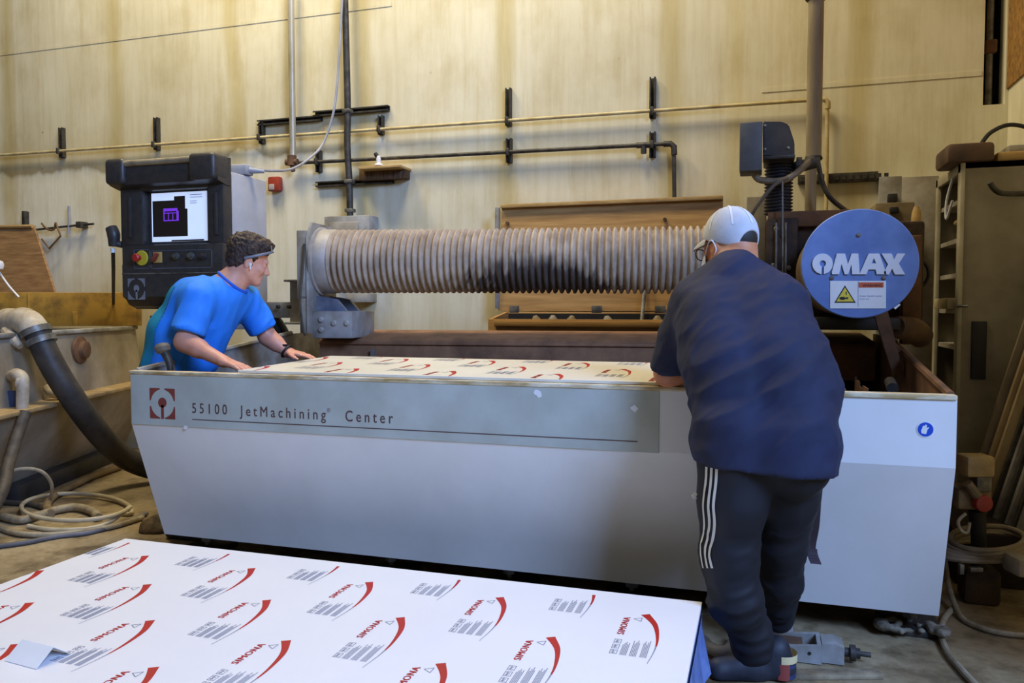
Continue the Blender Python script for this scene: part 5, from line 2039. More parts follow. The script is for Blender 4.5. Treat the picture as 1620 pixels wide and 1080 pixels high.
bm_ = {'g': pm('grey_plank', rgb(164, 148, 120), rgb(112, 98, 78), 0.8, 0, 7, stretch=(1, 1, 0.3)), 'w': pm('tan_plank', rgb(196, 172, 124), rgb(150, 126, 86), 0.8, 0, 7, stretch=(1, 1, 0.3)),
       'd': darkmetal, 's': pm('grey_angle', rgb(168, 162, 152), rgb(118, 112, 104), 0.5, 0.3, 7)}
for (px_, yy, wd, th, k, lab) in barspec:
    b0 = at(px_, 800, Y=yy)
    b0.z = 0.242
    topx = RX - 0.015 - wd * 0.5
    run_ = topx - b0.x
    b1 = V((topx, yy + 0.03, 0.242 + run_ / 0.275))
    d = (b1 - b0).normalized()
    u = V((0, 1, 0)).cross(d).normalized()
    v = d.cross(u)
    Lb_ = (b1 - b0).length
    m = MB()
    if k in 'sd':
        w2 = wd
        poly = [(-w2 / 2, 0), (w2 / 2, 0), (w2 / 2, 0.006), (-w2 / 2 + 0.006, 0.006), (-w2 / 2 + 0.006, w2), (-w2 / 2, w2)]
        m.prism(poly, b0 + v * -0.0, u, v, d * (Lb_ + 0.25 * (len(lab) % 3 == 0)))
    else:
        m.prism([(-wd / 2, 0), (wd / 2, 0), (wd / 2, th), (-wd / 2, th)], b0, u, v, d * Lb_)
    tag(m.build('leaning_bar' if k in 'sd' else 'leaning_plank', bm_[k]), lab, 'bar' if k in 'sd' else 'plank')

# clamp tool with coiled hoses
TW = 3.25
t = thing('pump_tool', 'dusty floor pump with a red cap and pale head, right of the tank', 'pump', tuple(wv(1545, 905, TW)))


def pb(mb, x0, y0, x1, y1, w0, dep, bev):
    a, b_ = wv(x0, y0, w0), wv(x1, y1, w0)
    c = (a + b_) / 2
    sx = (b_ - a).dot(_R)
    mb.box(c + V((_R.y * -1, _R.x, 0)) * dep * 0.5, (abs(sx), dep, abs(a.z - b_.z)), rot=Matrix.Rotation(YAW, 3, 'Z'), bev=bev)


m = MB()
pb(m, 1531, 722, 1576, 756, TW, 0.10, 0.014)
m.build('head_block', pm('dusty_yellow', rgb(204, 176, 114), rgb(150, 128, 92), 0.7, 0, 6), t)
m = MB()
pb(m, 1546, 754, 1570, 778, TW + 0.01, 0.06, 0.006)
m.build('neck', steel, t)
m = MB()
pb(m, 1516, 772, 1572, 808, TW + 0.02, 0.12, 0.02)
m.tube([wv(1530, 764, TW), wv(1544, 782, TW), wv(1552, 790, TW)], 0.02, 10, sub=3)
m.build('body', pm('dusty_body', rgb(150, 128, 88), rgb(92, 78, 58), 0.7, 0, 8), t)
cc = wv(1558, 797, TW - 0.02)
m = MB()
m.lathe([(0.034, 0.05), (0.036, 0.01), (0.034, 0.0), (0.025, -0.004)], cc, (-_R.y, _R.x, 0), 24)
m.build('red_cap', pm('faded_red', rgb(176, 60, 50), rgb(140, 46, 40), 0.5), t, label='faded red round cap')
m = MB()
m.tube([wv(1546, 806, TW + 0.06), wv(1548, 848, TW + 0.08), wv(1549, 900, TW + 0.1)], [0.034, 0.03, 0.03], 12)
m.build('stem', blackr, t)
m = MB()
m.tube([wv(1534, 826, TW), wv(1530, 842, TW), wv(1520, 838, TW), wv(1516, 824, TW), wv(1528, 812, TW)], 0.007, 8, sub=4)
m.build('trigger_loop', hosem, t)
m = MB()
base = wv(1549, 900, TW + 0.1)
m.span((base.x - 0.07, base.y - 0.07, 0.0), (base.x + 0.07, base.y + 0.07, base.z + 0.01), bev=0.02)
m.build('base', grime, t)
m = MB()
pb(m, 1519, 893, 1526, 909, TW - 0.06, 0.02, 0.003)
pb(m, 1536, 898, 1556, 905, TW - 0.06, 0.02, 0.003)
m.build('valve', steel, t)
for i, (rx, ry, cy_, lab) in enumerate(((66, 26, 851, 'innermost hose turn hung round the floor pump'), (72, 24, 858, 'second hose turn hung round the floor pump'), (80, 24, 862, 'third hose turn hung round the floor pump'),
                                        (88, 22, 866, 'fourth hose turn hung round the floor pump'), (96, 22, 871, 'outermost hose turn hung round the floor pump'))):
    m = MB()
    P = []
    for k in range(28):
        a = 2 * math.pi * k / 28
        P.append(wv(1562 + rx * math.cos(a) * 0.9, cy_ + ry * 0.75 * math.sin(a), TW + 0.12 - 0.16 * math.sin(a) + 0.01 * math.sin(3 * a + i)))
    m.tube(P, 0.0115, 8, closed=True)
    tag(m.build('hose_turn', pm('grey_tan_hose', rgb(158, 144, 120), rgb(112, 100, 80), 0.6)), lab, 'hose', 'hose turns on the floor pump')
m = MB()
m.tube([fl(1494, 930, 0.013) + V((0, 0, 0.12)), fl(1502, 950, 0.013) + V((0, 0, 0.05)), fl(1520, 975, 0.013), fl(1550, 992, 0.013), fl(1590, 1002, 0.013), fl(1640, 1006, 0.013)], 0.011, 10, sub=6)
tag(m.build('trailing_hose', hosem), 'thin hose sweeping across the floor to the right edge', 'hose')
m = MB()
m.tube([fl(1512, 958, 0.013), fl(1494, 978, 0.013), fl(1489, 1002, 0.013), fl(1498, 1030, 0.013), fl(1520, 1058, 0.013), fl(1550, 1090, 0.013)], 0.012, 10, sub=6)
tag(m.build('curved_hose', hosem), 'dark hose curving forward on the floor right of the tank', 'hose')
m = MB()
pb(m, 1612, 884, 1640, 916, 3.1, 0.12, 0.02)
tag(m.build('pale_cap', beige_paint), 'pale rounded block at the right edge beside the hose turns', 'block')

# floor jack and plank by the standing man's feet
t = thing('steel_bracket', 'grey two-piece steel bracket lying on the floor right of the man\'s shoes', 'bracket', tuple(fl(1280, 1040, 0)))
rz = Matrix.Rotation(-0.02, 3, 'Z')
JY = fl(1290, 1052, 0.0).y
j0, j1, j2 = fl(1195, 1050, 0).x, fl(1300, 1055, 0).x, fl(1335, 1052, 0).x
m = MB()
m.prism([(j0, 0.004), (j1, 0.004), (j1, 0.070), (j0 + 0.12, 0.058), (j0, 0.085)], (0, JY, 0), (1, 0, 0), (0, 0, 1), (0, 0.018, 0))
m.prism([(j0, 0.004), (j1, 0.004), (j1, 0.070), (j0 + 0.12, 0.058), (j0, 0.085)], (0, JY + 0.11, 0), (1, 0, 0), (0, 0, 1), (0, 0.018, 0))
m.span((j0, JY + 0.018, 0.004), (j1, JY + 0.11, 0.03))
m.span((j1 - 0.014, JY + 0.018, 0.03), (j1, JY + 0.11, 0.068))
m.build('channel', grey_paint, t)
m = MB()
m.span((j0 + 0.02, JY + 0.022, 0.03), (j1 - 0.06, JY + 0.106, 0.052))
m.build('debris', rust, t)
for x in (j1 - 0.10, j1 - 0.04):
    m = MB()
    m.lathe([(0.006, 0), (0.006, 0.002)], (x, JY - 0.0001, 0.04), (0, -1, 0), 12)
    m.build('bolt_hole', blackr, t)
m = MB()
m.prism([(j1 + 0.002, 0.004), (j2, 0.004), (j2, 0.065), (j2 - 0.03, 0.075), (j1 + 0.002, 0.07)], (0, JY + 0.02, 0), (1, 0, 0), (0, 0, 1), (0, 0.09, 0))
m.build('end_block', grey_paint, t)
m = MB()
m.lathe([(0.016, 0), (0.016, 0.02), (0.028, 0.022), (0.028, 0.04), (0.018, 0.042), (0.018, 0.055), (0.009, 0.056), (0.009, 0.09)], (j2, JY + 0.06, 0.036), (1, 0, 0), 14)
m.build('nut_and_bolt', darkmetal, t)
a = fl(1200, 1078, 0)
m = MB()
m.box(fl(1310, 1066, 0.008), (0.36, 0.055, 0.016), rot=Matrix.Rotation(0.32, 3, 'Z'), bev=0.004)
tag(m.build('floor_plank', pm('pale_scrap', rgb(166, 150, 118), rgb(110, 96, 72), 0.8, 0, 12)), 'pale scrap plank on the floor in front of the steel bracket', 'plank')
m = MB()
m.tube([fl(1112, 1012, 0.03), fl(1126, 1026, 0.03), fl(1150, 1030, 0.03), fl(1166, 1008, 0.03)], 0.022, 12, sub=4)
tag(m.build('pipe_fitting', grey_pl), 'pale pipe fitting on the floor between the sheet stack and the shoes', 'fitting')

# ------------------------------------------------------------------ people
def folds(scale, amp, along=(0, 0, 1), seed=0.0, f2=0.35):
    """cloth creases: noise stretched along one direction"""
    al = V(along).normalized()

    def fn(p, n):
        q = p - al * (p.dot(al) * 0.72)
        a = noise.noise(q * scale + V((seed, seed * 2, 0)))
        b = noise.noise(q * scale * 2.3 + V((seed + 5, 3, seed)))
        return amp * ((1 - abs(a) * 2.0) * 0.7 + b * f2)
    return fn


def ribbon(name, path, bvh, width, mat, parent, lift=0.003):
    """flat band laid on a garment along a path"""
    P = []
    for p in catmull(path, 8):
        loc, nrm, _, _ = bvh.find_nearest(p)
        P.append((loc, nrm))
    m = MB()
    N = len(P)
    vs = []
    for i in range(N):
        a, b = P[max(i - 1, 0)][0], P[min(i + 1, N - 1)][0]
        d = (b - a).normalized()
        s = d.cross(P[i][1]).normalized()
        o = P[i][0] + P[i][1] * lift
        vs += [o - s * width / 2, o + s * width / 2]
    m.raw(vs, [[2 * i, 2 * i + 1, 2 * i + 3, 2 * i + 2] for i in range(N - 1)])
    return m.build(name, mat, parent, ang=180, recalc=False)


def me_bvh(me):
    return BVHTree.FromPolygons([v.co.copy() for v in me.vertices], [list(p.vertices) for p in me.polygons])


# ---- man in the bright blue shirt, leaning over the left end of the tank
p1 = thing('person', 'man in bright blue shirt leaning over the left end of the tank', 'person', (-3.02, 3.42, 0))
HB = V((-2.535, 3.49, 1.497))
HF, HU = V((0.66, 0.62, -0.30)), V((0.22, 0.10, 0.97))
RS, RE, RW = V((-2.655, 3.255, 1.30)), V((-2.675, 3.17, 1.085)), V((-2.44, 3.15, 0.995))
LS, LE, LW = V((-2.64, 3.615, 1.285)), V((-2.575, 3.70, 1.09)), V((-2.455, 3.715, 1.005))
PEL, MIDB, CHE = V((-2.945, 3.42, 0.90)), V((-2.855, 3.42, 1.12)), V((-2.735, 3.43, 1.275))
NB = V((-2.625, 3.44, 1.36))
S = SDF((-3.3, 3.0, -0.01), (-2.18, 3.95, 1.68), 0.0045)
PH, BH = head(S, HB, HF, HU, 0.98)
S.cap(PH(-0.022, 0, -0.045), NB, 0.058, 0.066, 0.035)
S.cap(NB, CHE, 0.075, 0.12, 0.05)
for dy in (-0.07, 0.07):
    S.path([CHE + V((0, dy, 0)), MIDB + V((0, dy, 0)), PEL + V((0, dy, 0))], [0.10, 0.10, 0.105], 0.05)
S.cap(RS, LS, 0.055, 0.055, 0.05)
S.path([RS, RE, RW], [0.056, 0.045, 0.030], 0.03)
S.path([RE, RE.lerp(RW, 0.35)], [0.045, 0.047], 0.02)
S.path([LS, LE, LW], [0.056, 0.043, 0.030], 0.03)
S.path([LE, LE.lerp(LW, 0.4)], [0.043, 0.044], 0.02)
hand(S, RW, (0.93, 0.05, -0.25), (0.2, 0.0, 1), (0.1, 1, 0), (0.12, 0.25, 0.2))
hand(S, LW, (0.97, 0.0, -0.12), (0.1, 0.0, 1), (0.25, -1, 0), (0.06, 0.10, 0.08), 0.10)
for sgn in (-1, 1):
    hip = PEL + V((-0.02, 0.09 * sgn, -0.06))
    kn = V((-2.955, 3.49 + 0.10 * sgn, 0.48))
    an = V((-2.985, 3.57 + 0.10 * sgn, 0.09))
    S.path([hip, kn, an], [0.08, 0.055, 0.04], 0.04)
    S.cap(an + V((-0.01, 0, -0.045)), an + V((0.15, 0, -0.06)), 0.036, 0.028, 0.03)
body = link('body', S.mesh('body'), skin, p1, ang=180)
# shirt
S = SDF((-3.35, 3.0, 0.78), (-2.3, 3.95, 1.5), 0.0065)
for dy in (-0.085, 0.085):
    S.path([PEL + V((0, dy, -0.02)), MIDB + V((0, dy, 0)), CHE + V((-0.005, dy * 0.95, 0)), NB + V((-0.03, dy * 0.6, -0.04))], [0.125, 0.128, 0.125, 0.085], 0.06)
S.cap(CHE + V((0.05, -0.02, -0.05)), V((-2.77, 3.40, 1.00)), 0.105, 0.10, 0.07)
S.cap(RS + V((-0.01, 0.02, 0.0)), LS + V((-0.01, -0.02, 0.0)), 0.075, 0.075, 0.06)
for (a, b, f_) in ((RS, RE, 0.80), (LS, LE, 0.78)):
    e = a.lerp(b, f_)
    S.cap(a, a.lerp(b, f_ + 0.3), 0.074, 0.079, 0.035, cut=(e, b - a))
S.cap(NB + V((0.005, 0, -0.03)), NB + V((-0.01, 0, -0.01)), 0.082, 0.080, 0.03)
# neck opening
S.dig(PH(-0.03, 0, -0.10), (0.074, 0.074, 0.085), None, 0.02)
sm = S.mesh('shirt', folds(12, 0.011, (0.5, 0.1, 0.8), 2.0))
shirt = link('shirt', sm, pm('blue_shirt', rgb(40, 140, 244), rgb(34, 128, 234), 0.7, 0, 3, bump=0.05, bscale=300), p1, ang=180)
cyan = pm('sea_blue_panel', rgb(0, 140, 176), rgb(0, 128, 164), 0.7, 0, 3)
# darker back panel of the shirt
bv = me_bvh(sm)
sel = []
me2 = bpy.data.meshes.new('back_panel')
vv, ff, mp = [], [], {}
dirx = V((-0.55, -0.83, 0))
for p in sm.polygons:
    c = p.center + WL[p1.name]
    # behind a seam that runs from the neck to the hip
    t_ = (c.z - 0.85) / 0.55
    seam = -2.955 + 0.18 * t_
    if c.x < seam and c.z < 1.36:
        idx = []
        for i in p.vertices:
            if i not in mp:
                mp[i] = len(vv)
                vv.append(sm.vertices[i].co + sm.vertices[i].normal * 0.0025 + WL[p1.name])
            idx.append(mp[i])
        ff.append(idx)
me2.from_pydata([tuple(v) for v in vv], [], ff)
me2.update()
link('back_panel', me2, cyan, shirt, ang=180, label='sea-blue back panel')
m = MB()
cpts = []
for k in range(24):
    a = 2 * math.pi * k / 24
    f_, l_, u_ = V(BH[0]), V(BH[1]), V(BH[2])
    ax = (PH(-0.022, 0, -0.045) - NB).normalized()
    u1 = ax.cross(V((0, 1, 0))).normalized()
    u2 = ax.cross(u1)
    q = NB + ax * 0.035 + (u1 * math.cos(a) + u2 * math.sin(a)) * 0.078
    cpts.append(q + V((0.01, 0, -0.03)) * max(0, (q - NB).dot(V((0.9, -0.1, -0.2)))) * 8)
m.tube(cpts, 0.0075, 8, closed=True)
m.build('collar', pm('collar_blue', rgb(24, 100, 214), rgb(20, 90, 200), 0.7), shirt)
# trousers and shoes
S = SDF((-3.35, 3.1, 0.03), (-2.8, 3.75, 1.0), 0.009)
for sgn in (-1, 1):
    hip = PEL + V((-0.02, 0.09 * sgn, -0.06))
    kn = V((-2.955, 3.49 + 0.10 * sgn, 0.48))
    an = V((-2.985, 3.57 + 0.10 * sgn, 0.09))
    S.cap(PEL + V((0, 0.08 * sgn, 0.03)), hip, 0.122, 0.115, 0.05)
    S.path([hip, kn, an], [0.10, 0.078, 0.062], 0.04)
link('trousers', S.mesh('trousers', folds(12, 0.005)), pm('dark_jeans', rgb(46, 52, 72), rgb(30, 34, 50), 0.8), p1, ang=180)


def shoe(heel, toe, mat, parent, h=0.006, name='shoe'):
    heel, toe = V(heel), V(toe)
    d = (toe - heel).normalized()
    L = (toe - heel).length
    S = SDF(heel.lerp(toe, 0.5) - V((0.22, 0.22, 0.08)), heel.lerp(toe, 0.5) + V((0.22, 0.22, 0.16)), h)
    S.cap(heel + d * 0.04 + V((0, 0, 0.035)), heel + d * (L * 0.45) + V((0, 0, 0.035)), 0.040, 0.042, 0.03)
    S.cap(heel + d * (L * 0.45) + V((0, 0, 0.033)), toe - d * 0.045 + V((0, 0, 0.025)), 0.044, 0.042, 0.03)
    S.cap(heel + d * 0.045 + V((0, 0, 0.04)), heel + d * 0.06 + V((0, 0, 0.10)), 0.042, 0.045, 0.03)
    S.cap(heel + d * 0.09 + V((0, 0, 0.08)), heel + d * L * 0.62 + V((0, 0, 0.045)), 0.036, 0.034, 0.03)
    S.plane(heel + V((0, 0, 0.004)), (0, 0, -1))
    o = link(name, S.mesh(name), mat, parent, ang=180)
    return o


dshoe = pm('dark_shoe', rgb(44, 48, 58), rgb(30, 32, 40), 0.6, 0, 20)
for sgn in (-1, 1):
    shoe((-3.065, 3.57 + 0.10 * sgn, 0), (-2.79, 3.58 + 0.10 * sgn, 0), dshoe, p1, 0.008)
# hair: short, dark, with tousled top
S = SDF(HB - V((0.18, 0.18, 0.16)), HB + V((0.18, 0.18, 0.19)), 0.004)
S.ell(PH(-0.024, 0, 0.050), (0.100, 0.083, 0.092), BH, 0.01)
S.ell(PH(0.045, 0, 0.100), (0.055, 0.062, 0.036), BH, 0.025)
S.ell(PH(-0.055, 0, -0.010), (0.058, 0.072, 0.060), BH, 0.02)
for sgn in (-1, 1):
    S.cap(PH(0.012, 0.074 * sgn, 0.03), PH(0.014, 0.072 * sgn, -0.022), 0.012, 0.009, 0.01)
f_, l_, u_ = V(BH[0]), V(BH[1]), V(BH[2])
S.plane(PH(0.082, 0, 0.05), f_ * 1.0 - u_ * 0.35)
for sgn in (-1, 1):
    S.dig(PH(0.002, 0.090 * sgn, -0.014), (0.024, 0.024, 0.032), BH, 0.01)
    S.dig(PH(0.075, 0.072 * sgn, -0.01), (0.045, 0.04, 0.06), BH, 0.015)
hm = S.mesh('hair', lambda p, n: 0.007 * noise.noise(p * 55) + 0.005 * noise.noise(p * 110) + 0.002)
link('hair', hm, pm('brown_hair', rgb(74, 52, 40), rgb(36, 26, 20), 0.6, 0, 60, bump=0.4, bscale=160), p1, ang=180)
# safety glasses pushed up on the hair
g = MB()
g.tube([PH(-0.035, -0.088, 0.000), PH(0.0, -0.092, 0.022), PH(0.05, -0.086, 0.052), PH(0.085, -0.06, 0.075)], 0.0045, 8, sub=5, flat=1.6)
g.tube([PH(-0.035, 0.088, 0.000), PH(0.0, 0.092, 0.022), PH(0.05, 0.086, 0.052), PH(0.085, 0.06, 0.075)], 0.0045, 8, sub=5, flat=1.6)
g.tube([PH(0.085, 0.06, 0.075), PH(0.103, 0, 0.082), PH(0.085, -0.06, 0.075)], 0.005, 8, sub=6)
gl_ = g.build('safety_glasses', pm('grey_glasses', rgb(120, 126, 140), rgb(90, 94, 106), 0.3), p1, ang=180)
g = MB()
for k in range(10):
    a0, a1 = -1 + 2 * k / 10, -1 + 2 * (k + 1) / 10
    q = []
    for (a, hh) in ((a0, 0.0), (a1, 0.0), (a1, 0.03), (a0, 0.03)):
        q.append(PH(0.103 - 0.018 * a * a - hh * 0.35, 0.062 * a, 0.080 + hh))
    g.raw(q, [[0, 1, 2, 3]])
g.build('lens', pm('smoke_lens', rgb(150, 154, 160), rgb(130, 134, 140), 0.1), gl_, ang=180)
g = MB()
g.lathe([(0.004, -0.004), (0.010, 0.0), (0.009, 0.008), (0.004, 0.012)], PH(0.004, -0.082, -0.020), -l_, 12)
g.tube([PH(0.004, -0.086, -0.020), PH(0.012, -0.088, -0.045)], 0.004, 8)
g.build('earbud', white_pl, p1)
g = MB()
wa = (LW - LE).normalized()
u1 = wa.cross(V((0, 1, 0))).normalized()
u2 = wa.cross(u1)
cw = LW - wa * 0.012
g.tube([cw + (u1 * math.cos(a) + u2 * math.sin(a)) * 0.034 for a in [2 * math.pi * k / 20 for k in range(20)]], 0.008, 8, closed=True)
g.box(cw + V((0, -0.012, 0.034)), (0.03, 0.03, 0.012), bev=0.004)
g.build('wristwatch', blackr, p1)

# ---- man in the navy shirt and white cap, seen from behind
p2 = thing('person', 'heavyset man in navy shirt, striped track pants and white cap, leaning on the tank', 'person', (0.0, 2.8, 0))
HB = V((-0.112, 3.02, 1.478))
HF, HU = V((-0.73, 0.67, -0.14)), V((-0.09, 0.12, 0.98))
LS, LE, LW = V((-0.225, 2.95, 1.265)), V((-0.325, 2.995, 1.004)), V((-0.09, 3.13, 1.015))
RS, RE, RW = V((0.075, 2.90, 1.265)), V((0.115, 3.07, 1.06)), V((-0.02, 3.20, 1.03))
PEL, BEL, CHE = V((0.020, 2.70, 0.83)), V((0.015, 2.765, 0.985)), V((-0.06, 2.88, 1.20))
NB = V((-0.085, 2.955, 1.375))
LH, LK, LA = V((-0.068, 2.69, 0.80)), V((-0.085, 2.685, 0.425)), V((-0.008, 2.735, 0.10))
RH, RK, RA = V((0.105, 2.73, 0.80)), V((0.082, 2.86, 0.43)), V((0.078, 3.04, 0.10))
S = SDF((-0.45, 2.5, -0.01), (0.35, 3.45, 1.66), 0.0045)
PH, BH = head(S, HB, HF, HU, 1.0)
S.cap(PH(-0.025, 0, -0.035), NB, 0.070, 0.078, 0.035)
S.cap(PH(-0.05, 0, -0.03), NB + V((0.01, -0.01, 0.02)), 0.062, 0.066, 0.03)
S.cap(NB, CHE + V((0, 0.03, 0)), 0.07, 0.10, 0.04)
for dx in (-0.08, 0.08):
    S.path([CHE + V((dx, 0.02, 0)), BEL + V((dx, 0, 0)), PEL + V((dx, 0, 0))], [0.09, 0.115, 0.105], 0.05)
S.cap(LS, RS, 0.06, 0.06, 0.05)
S.path([LS, LE, LW], [0.062, 0.047, 0.034], 0.03)
S.cap(LE, LE.lerp(LW, 0.35), 0.047, 0.050, 0.02)
S.path([RS, RE, RW], [0.062, 0.047, 0.034], 0.03)
hand(S, LW, (0.85, 0.5, -0.12), (0, 0, 1), (-0.5, 0.85, 0), (0.1, 0.2, 0.15))
hand(S, RW, (-0.8, 0.55, -0.15), (0, 0, 1), (0.3, 0.9, 0), (0.1, 0.2, 0.15))
S.path([LH, LK, LA], [0.095, 0.062, 0.045], 0.04)
S.path([RH, RK, RA], [0.095, 0.062, 0.045], 0.04)
S.cap(LA + V((0.03, 0, -0.05)), LA + V((-0.07, -0.02, -0.065)), 0.032, 0.024, 0.03)
S.cap(RA + V((0.01, 0.0, -0.05)), RA + V((0.0, 0.14, -0.06)), 0.034, 0.026, 0.03)
link('body', S.mesh('body'), tan_skin, p2, ang=180)
# shirt
S = SDF((-0.5, 2.42, 0.66), (0.42, 3.25, 1.48), 0.007)
for dx in (-0.088, 0.088):
    S.path([PEL + V((dx * 0.9, -0.02, -0.14)), PEL + V((dx * 0.93, 0.0, 0.0)), BEL + V((dx * 0.98, -0.005, 0)), V((-0.02 + dx * 0.98, 2.81, 1.08)), CHE + V((dx * 0.9, 0, 0)), NB + V((dx * 0.55, -0.02, -0.06))],
           [0.143, 0.138, 0.137, 0.142, 0.132, 0.104], 0.06)
S.cap(LS + V((0.03, 0, 0.01)), RS + V((-0.02, 0, 0.01)), 0.082, 0.082, 0.06)
for (a, b, f_, r0, r1) in ((LS, LE, 0.93, 0.085, 0.078), (RS, RE, 0.9, 0.080, 0.074)):
    e = a.lerp(b, f_)
    nrm = (b - a).normalized()
    if f_ == 0.93:
        nrm = (nrm + V((0.18, 0, 0.0))).normalized()
    S.cap(a, a.lerp(b, f_ + 0.3), r0, r1, 0.045, cut=(e, nrm))
S.cap(NB + V((0, -0.01, -0.03)), NB + V((0, -0.02, -0.005)), 0.096, 0.09, 0.03)
S.dig(PH(-0.03, 0, -0.085), (0.088, 0.088, 0.062), None, 0.015)
S.plane((0.0, 2.7, 0.735), (-0.06, 0, -1))
fa, fb = folds(9, 0.017, (0.75, 0.1, 0.35), 4.0, 0.3), folds(19, 0.007, (0.5, 0.0, 0.6), 8.0)


def warp2(p, n):
    k = (0.45 + 0.55 * max(0, min(1, (1.22 - p.z) / 0.2))) * (0.3 + 0.7 * max(0, min(1, (p.z - 0.74) / 0.14)))
    return fa(p, n) * k + fb(p, n) * 0.6


sm2 = S.mesh('shirt', warp2)
navy = pm('navy_shirt', rgb(32, 39, 70), rgb(25, 30, 54), 0.8, 0, 4, bump=0.06, bscale=280)
shirt = link('shirt', sm2, navy, p2, ang=180)
m = MB()
ax = (PH(-0.03, 0, -0.03) - NB).normalized()
u1 = ax.cross(V((0, 1, 0))).normalized()
u2 = ax.cross(u1)
bv2 = me_bvh(sm2)
# track pants
S = SDF((-0.32, 2.45, 0.03), (0.36, 3.25, 0.95), 0.006)
for dx in (-0.08, 0.09):
    S.cap(PEL + V((dx, 0, 0.04)), PEL + V((dx, -0.01, -0.08)), 0.112, 0.118, 0.05)
S.path([LH, LH.lerp(LK, 0.5) + V((0, -0.01, 0)), LK, LK.lerp(LA, 0.45) + V((-0.015, -0.025, 0)), LA + V((0, 0, 0.04)), LA + V((0, 0, -0.01))], [0.120, 0.106, 0.084, 0.078, 0.058, 0.060], 0.05)
S.path([RH, RH.lerp(RK, 0.5), RK, RK.lerp(RA, 0.45) + V((0, -0.02, 0)), RA + V((0, -0.005, 0.005))], [0.118, 0.104, 0.082, 0.072, 0.056], 0.03)
fc, fd = folds(10, 0.006, (0.1, 0, 1), 3.0), folds(17, 0.009, (0.9, 0.2, 0.25), 6.0, 0.4)


def warp3(p, n):
    k = max(0, min(1, (0.52 - p.z) / 0.25))
    k2 = max(0, 1 - abs(p.z - 0.47) / 0.10)
    return fc(p, n) * (1 - 0.6 * k) + fd(p, n) * max(k, k2 * 0.7)


pmesh = S.mesh('track_pants', warp3)
pbv = me_bvh(pmesh)
pants = link('track_pants', pmesh, pm('dark_track_pants', rgb(19, 20, 28), rgb(15, 16, 23), 0.7, 0, 5), p2, ang=180)
stripe = pm('white_stripe', rgb(226, 224, 212), rgb(214, 212, 200), 0.6)


def pants_edge(y):
    x = 1085.0
    while x < 1160:
        loc, nrm, _, _ = pbv.ray_cast(CAM, (at(x, y, Y=2.6) - CAM).normalized())
        if loc is not None and loc.y < 3.0:
            return x
        x += 0.5
    return 1110.0


for k in range(3):
    pr = []
    for (y, off) in ((738, 16), (765, 14), (795, 12), (825, 9), (850, 6), (875, 5), (898, 5)):
        x = pants_edge(y) + off + 8.0 * k * (1.0 if y < 860 else 0.85)
        loc, nrm, _, _ = pbv.ray_cast(CAM, (at(x, y, Y=2.6) - CAM).normalized())
        if loc is not None:
            pr.append(loc)
    ribbon('side_stripe', pr, pbv, 0.0095, stripe, pants)
q, _, _, _ = pbv.ray_cast(CAM, (at(1096.5, 789, Y=2.6) - CAM).normalized())
if q is None:
    q = pbv.find_nearest(at(1098, 789, Y=2.65))[0]
m = MB()
for k, (w_, h_) in enumerate(((0.004, 0.014), (0.004, 0.020), (0.004, 0.026))):
    m.box(q + V((-0.004 + 0.0065 * (k - 1), -0.004, h_ / 2)), (w_, 0.004, h_), rot=Matrix.Rotation(-0.5, 3, 'Y'))
m.build('small_logo', stripe, pants)
# shoes
grey_shoe = pm('grey_shoe', rgb(150, 146, 142), rgb(110, 106, 104), 0.7, 0, 14)
shoe((0.092, 3.02, 0), (0.075, 3.31, 0), grey_shoe, p2, 0.006)
hl, to = V((0.128, 2.770, 0)), V((-0.155, 2.685, 0))
sh = shoe(hl, to, dshoe, p2, 0.005)
d = (to - hl).normalized()
s_ = V((-d.y, d.x, 0))


def heel_band(name, a0, a1, z0, z1, r, mat, lab):
    m = MB()
    n = 14
    vs = []
    for k in range(n + 1):
        a = a0 + (a1 - a0) * k / n
        o = hl + d * 0.042 - d * math.cos(a) * r + s_ * math.sin(a) * r
        vs += [o + V((0, 0, z0)), o + V((0, 0, z1))]
    m.raw(vs, [[2 * k, 2 * k + 2, 2 * k + 3, 2 * k + 1] for k in range(n)])
    m.build(name, mat, sh, ang=180, label=lab)


heel_band('heel_counter', -1.7, 1.7, 0.012, 0.060, 0.047, pm('shoe_navy', rgb(48, 62, 100), rgb(36, 46, 80), 0.6), 'navy heel counter')
heel_band('heel_tab', -0.7, 1.9, 0.066, 0.092, 0.050, pm('shoe_cream', rgb(226, 210, 160), rgb(206, 186, 130), 0.6), 'cream heel tab')
heel_band('side_flash', 1.35, 2.1, 0.012, 0.066, 0.051, pm('shoe_red', rgb(150, 66, 58), rgb(130, 54, 48), 0.6), 'red side flash')
# cap
f_, l_, u_ = V(BH[0]), V(BH[1]), V(BH[2])
S = SDF(HB - V((0.2, 0.2, 0.1)), HB + V((0.2, 0.2, 0.2)), 0.004)
S.ell(PH(-0.014, 0, 0.034), (0.110, 0.089, 0.112), BH, 0)
S.plane(PH(0.0, 0, 0.012), -u_ + f_ * 0.40)
S.dig(PH(-0.124, 0, -0.024), (0.055, 0.052, 0.056), BH, 0.006)
capm = pm('cap_cloth', rgb(206, 208, 212), rgb(188, 190, 194), 0.8, 0, 12, bump=0.25, bscale=420)
cme = S.mesh('cap')
cbv = me_bvh(cme)
capo = link('cap', cme, capm, p2, ang=60)
seamm = pm('cap_seam', rgb(228, 228, 230), rgb(216, 216, 220), 0.7)
for az in (25, 80, 140, 180, 220, 280, 335):
    path = []
    for el in range(8, 93, 12):
        a, e = math.radians(az), math.radians(el)
        dirn = f_ * math.cos(a) * math.cos(e) + l_ * math.sin(a) * math.cos(e) + u_ * math.sin(e)
        loc, _, _, _ = cbv.ray_cast(PH(-0.014, 0, 0.045), dirn)
        if loc is not None:
            path.append(loc)
    if len(path) > 2:
        ribbon('seam', path, cbv, 0.008, seamm, capo, 0.0012)
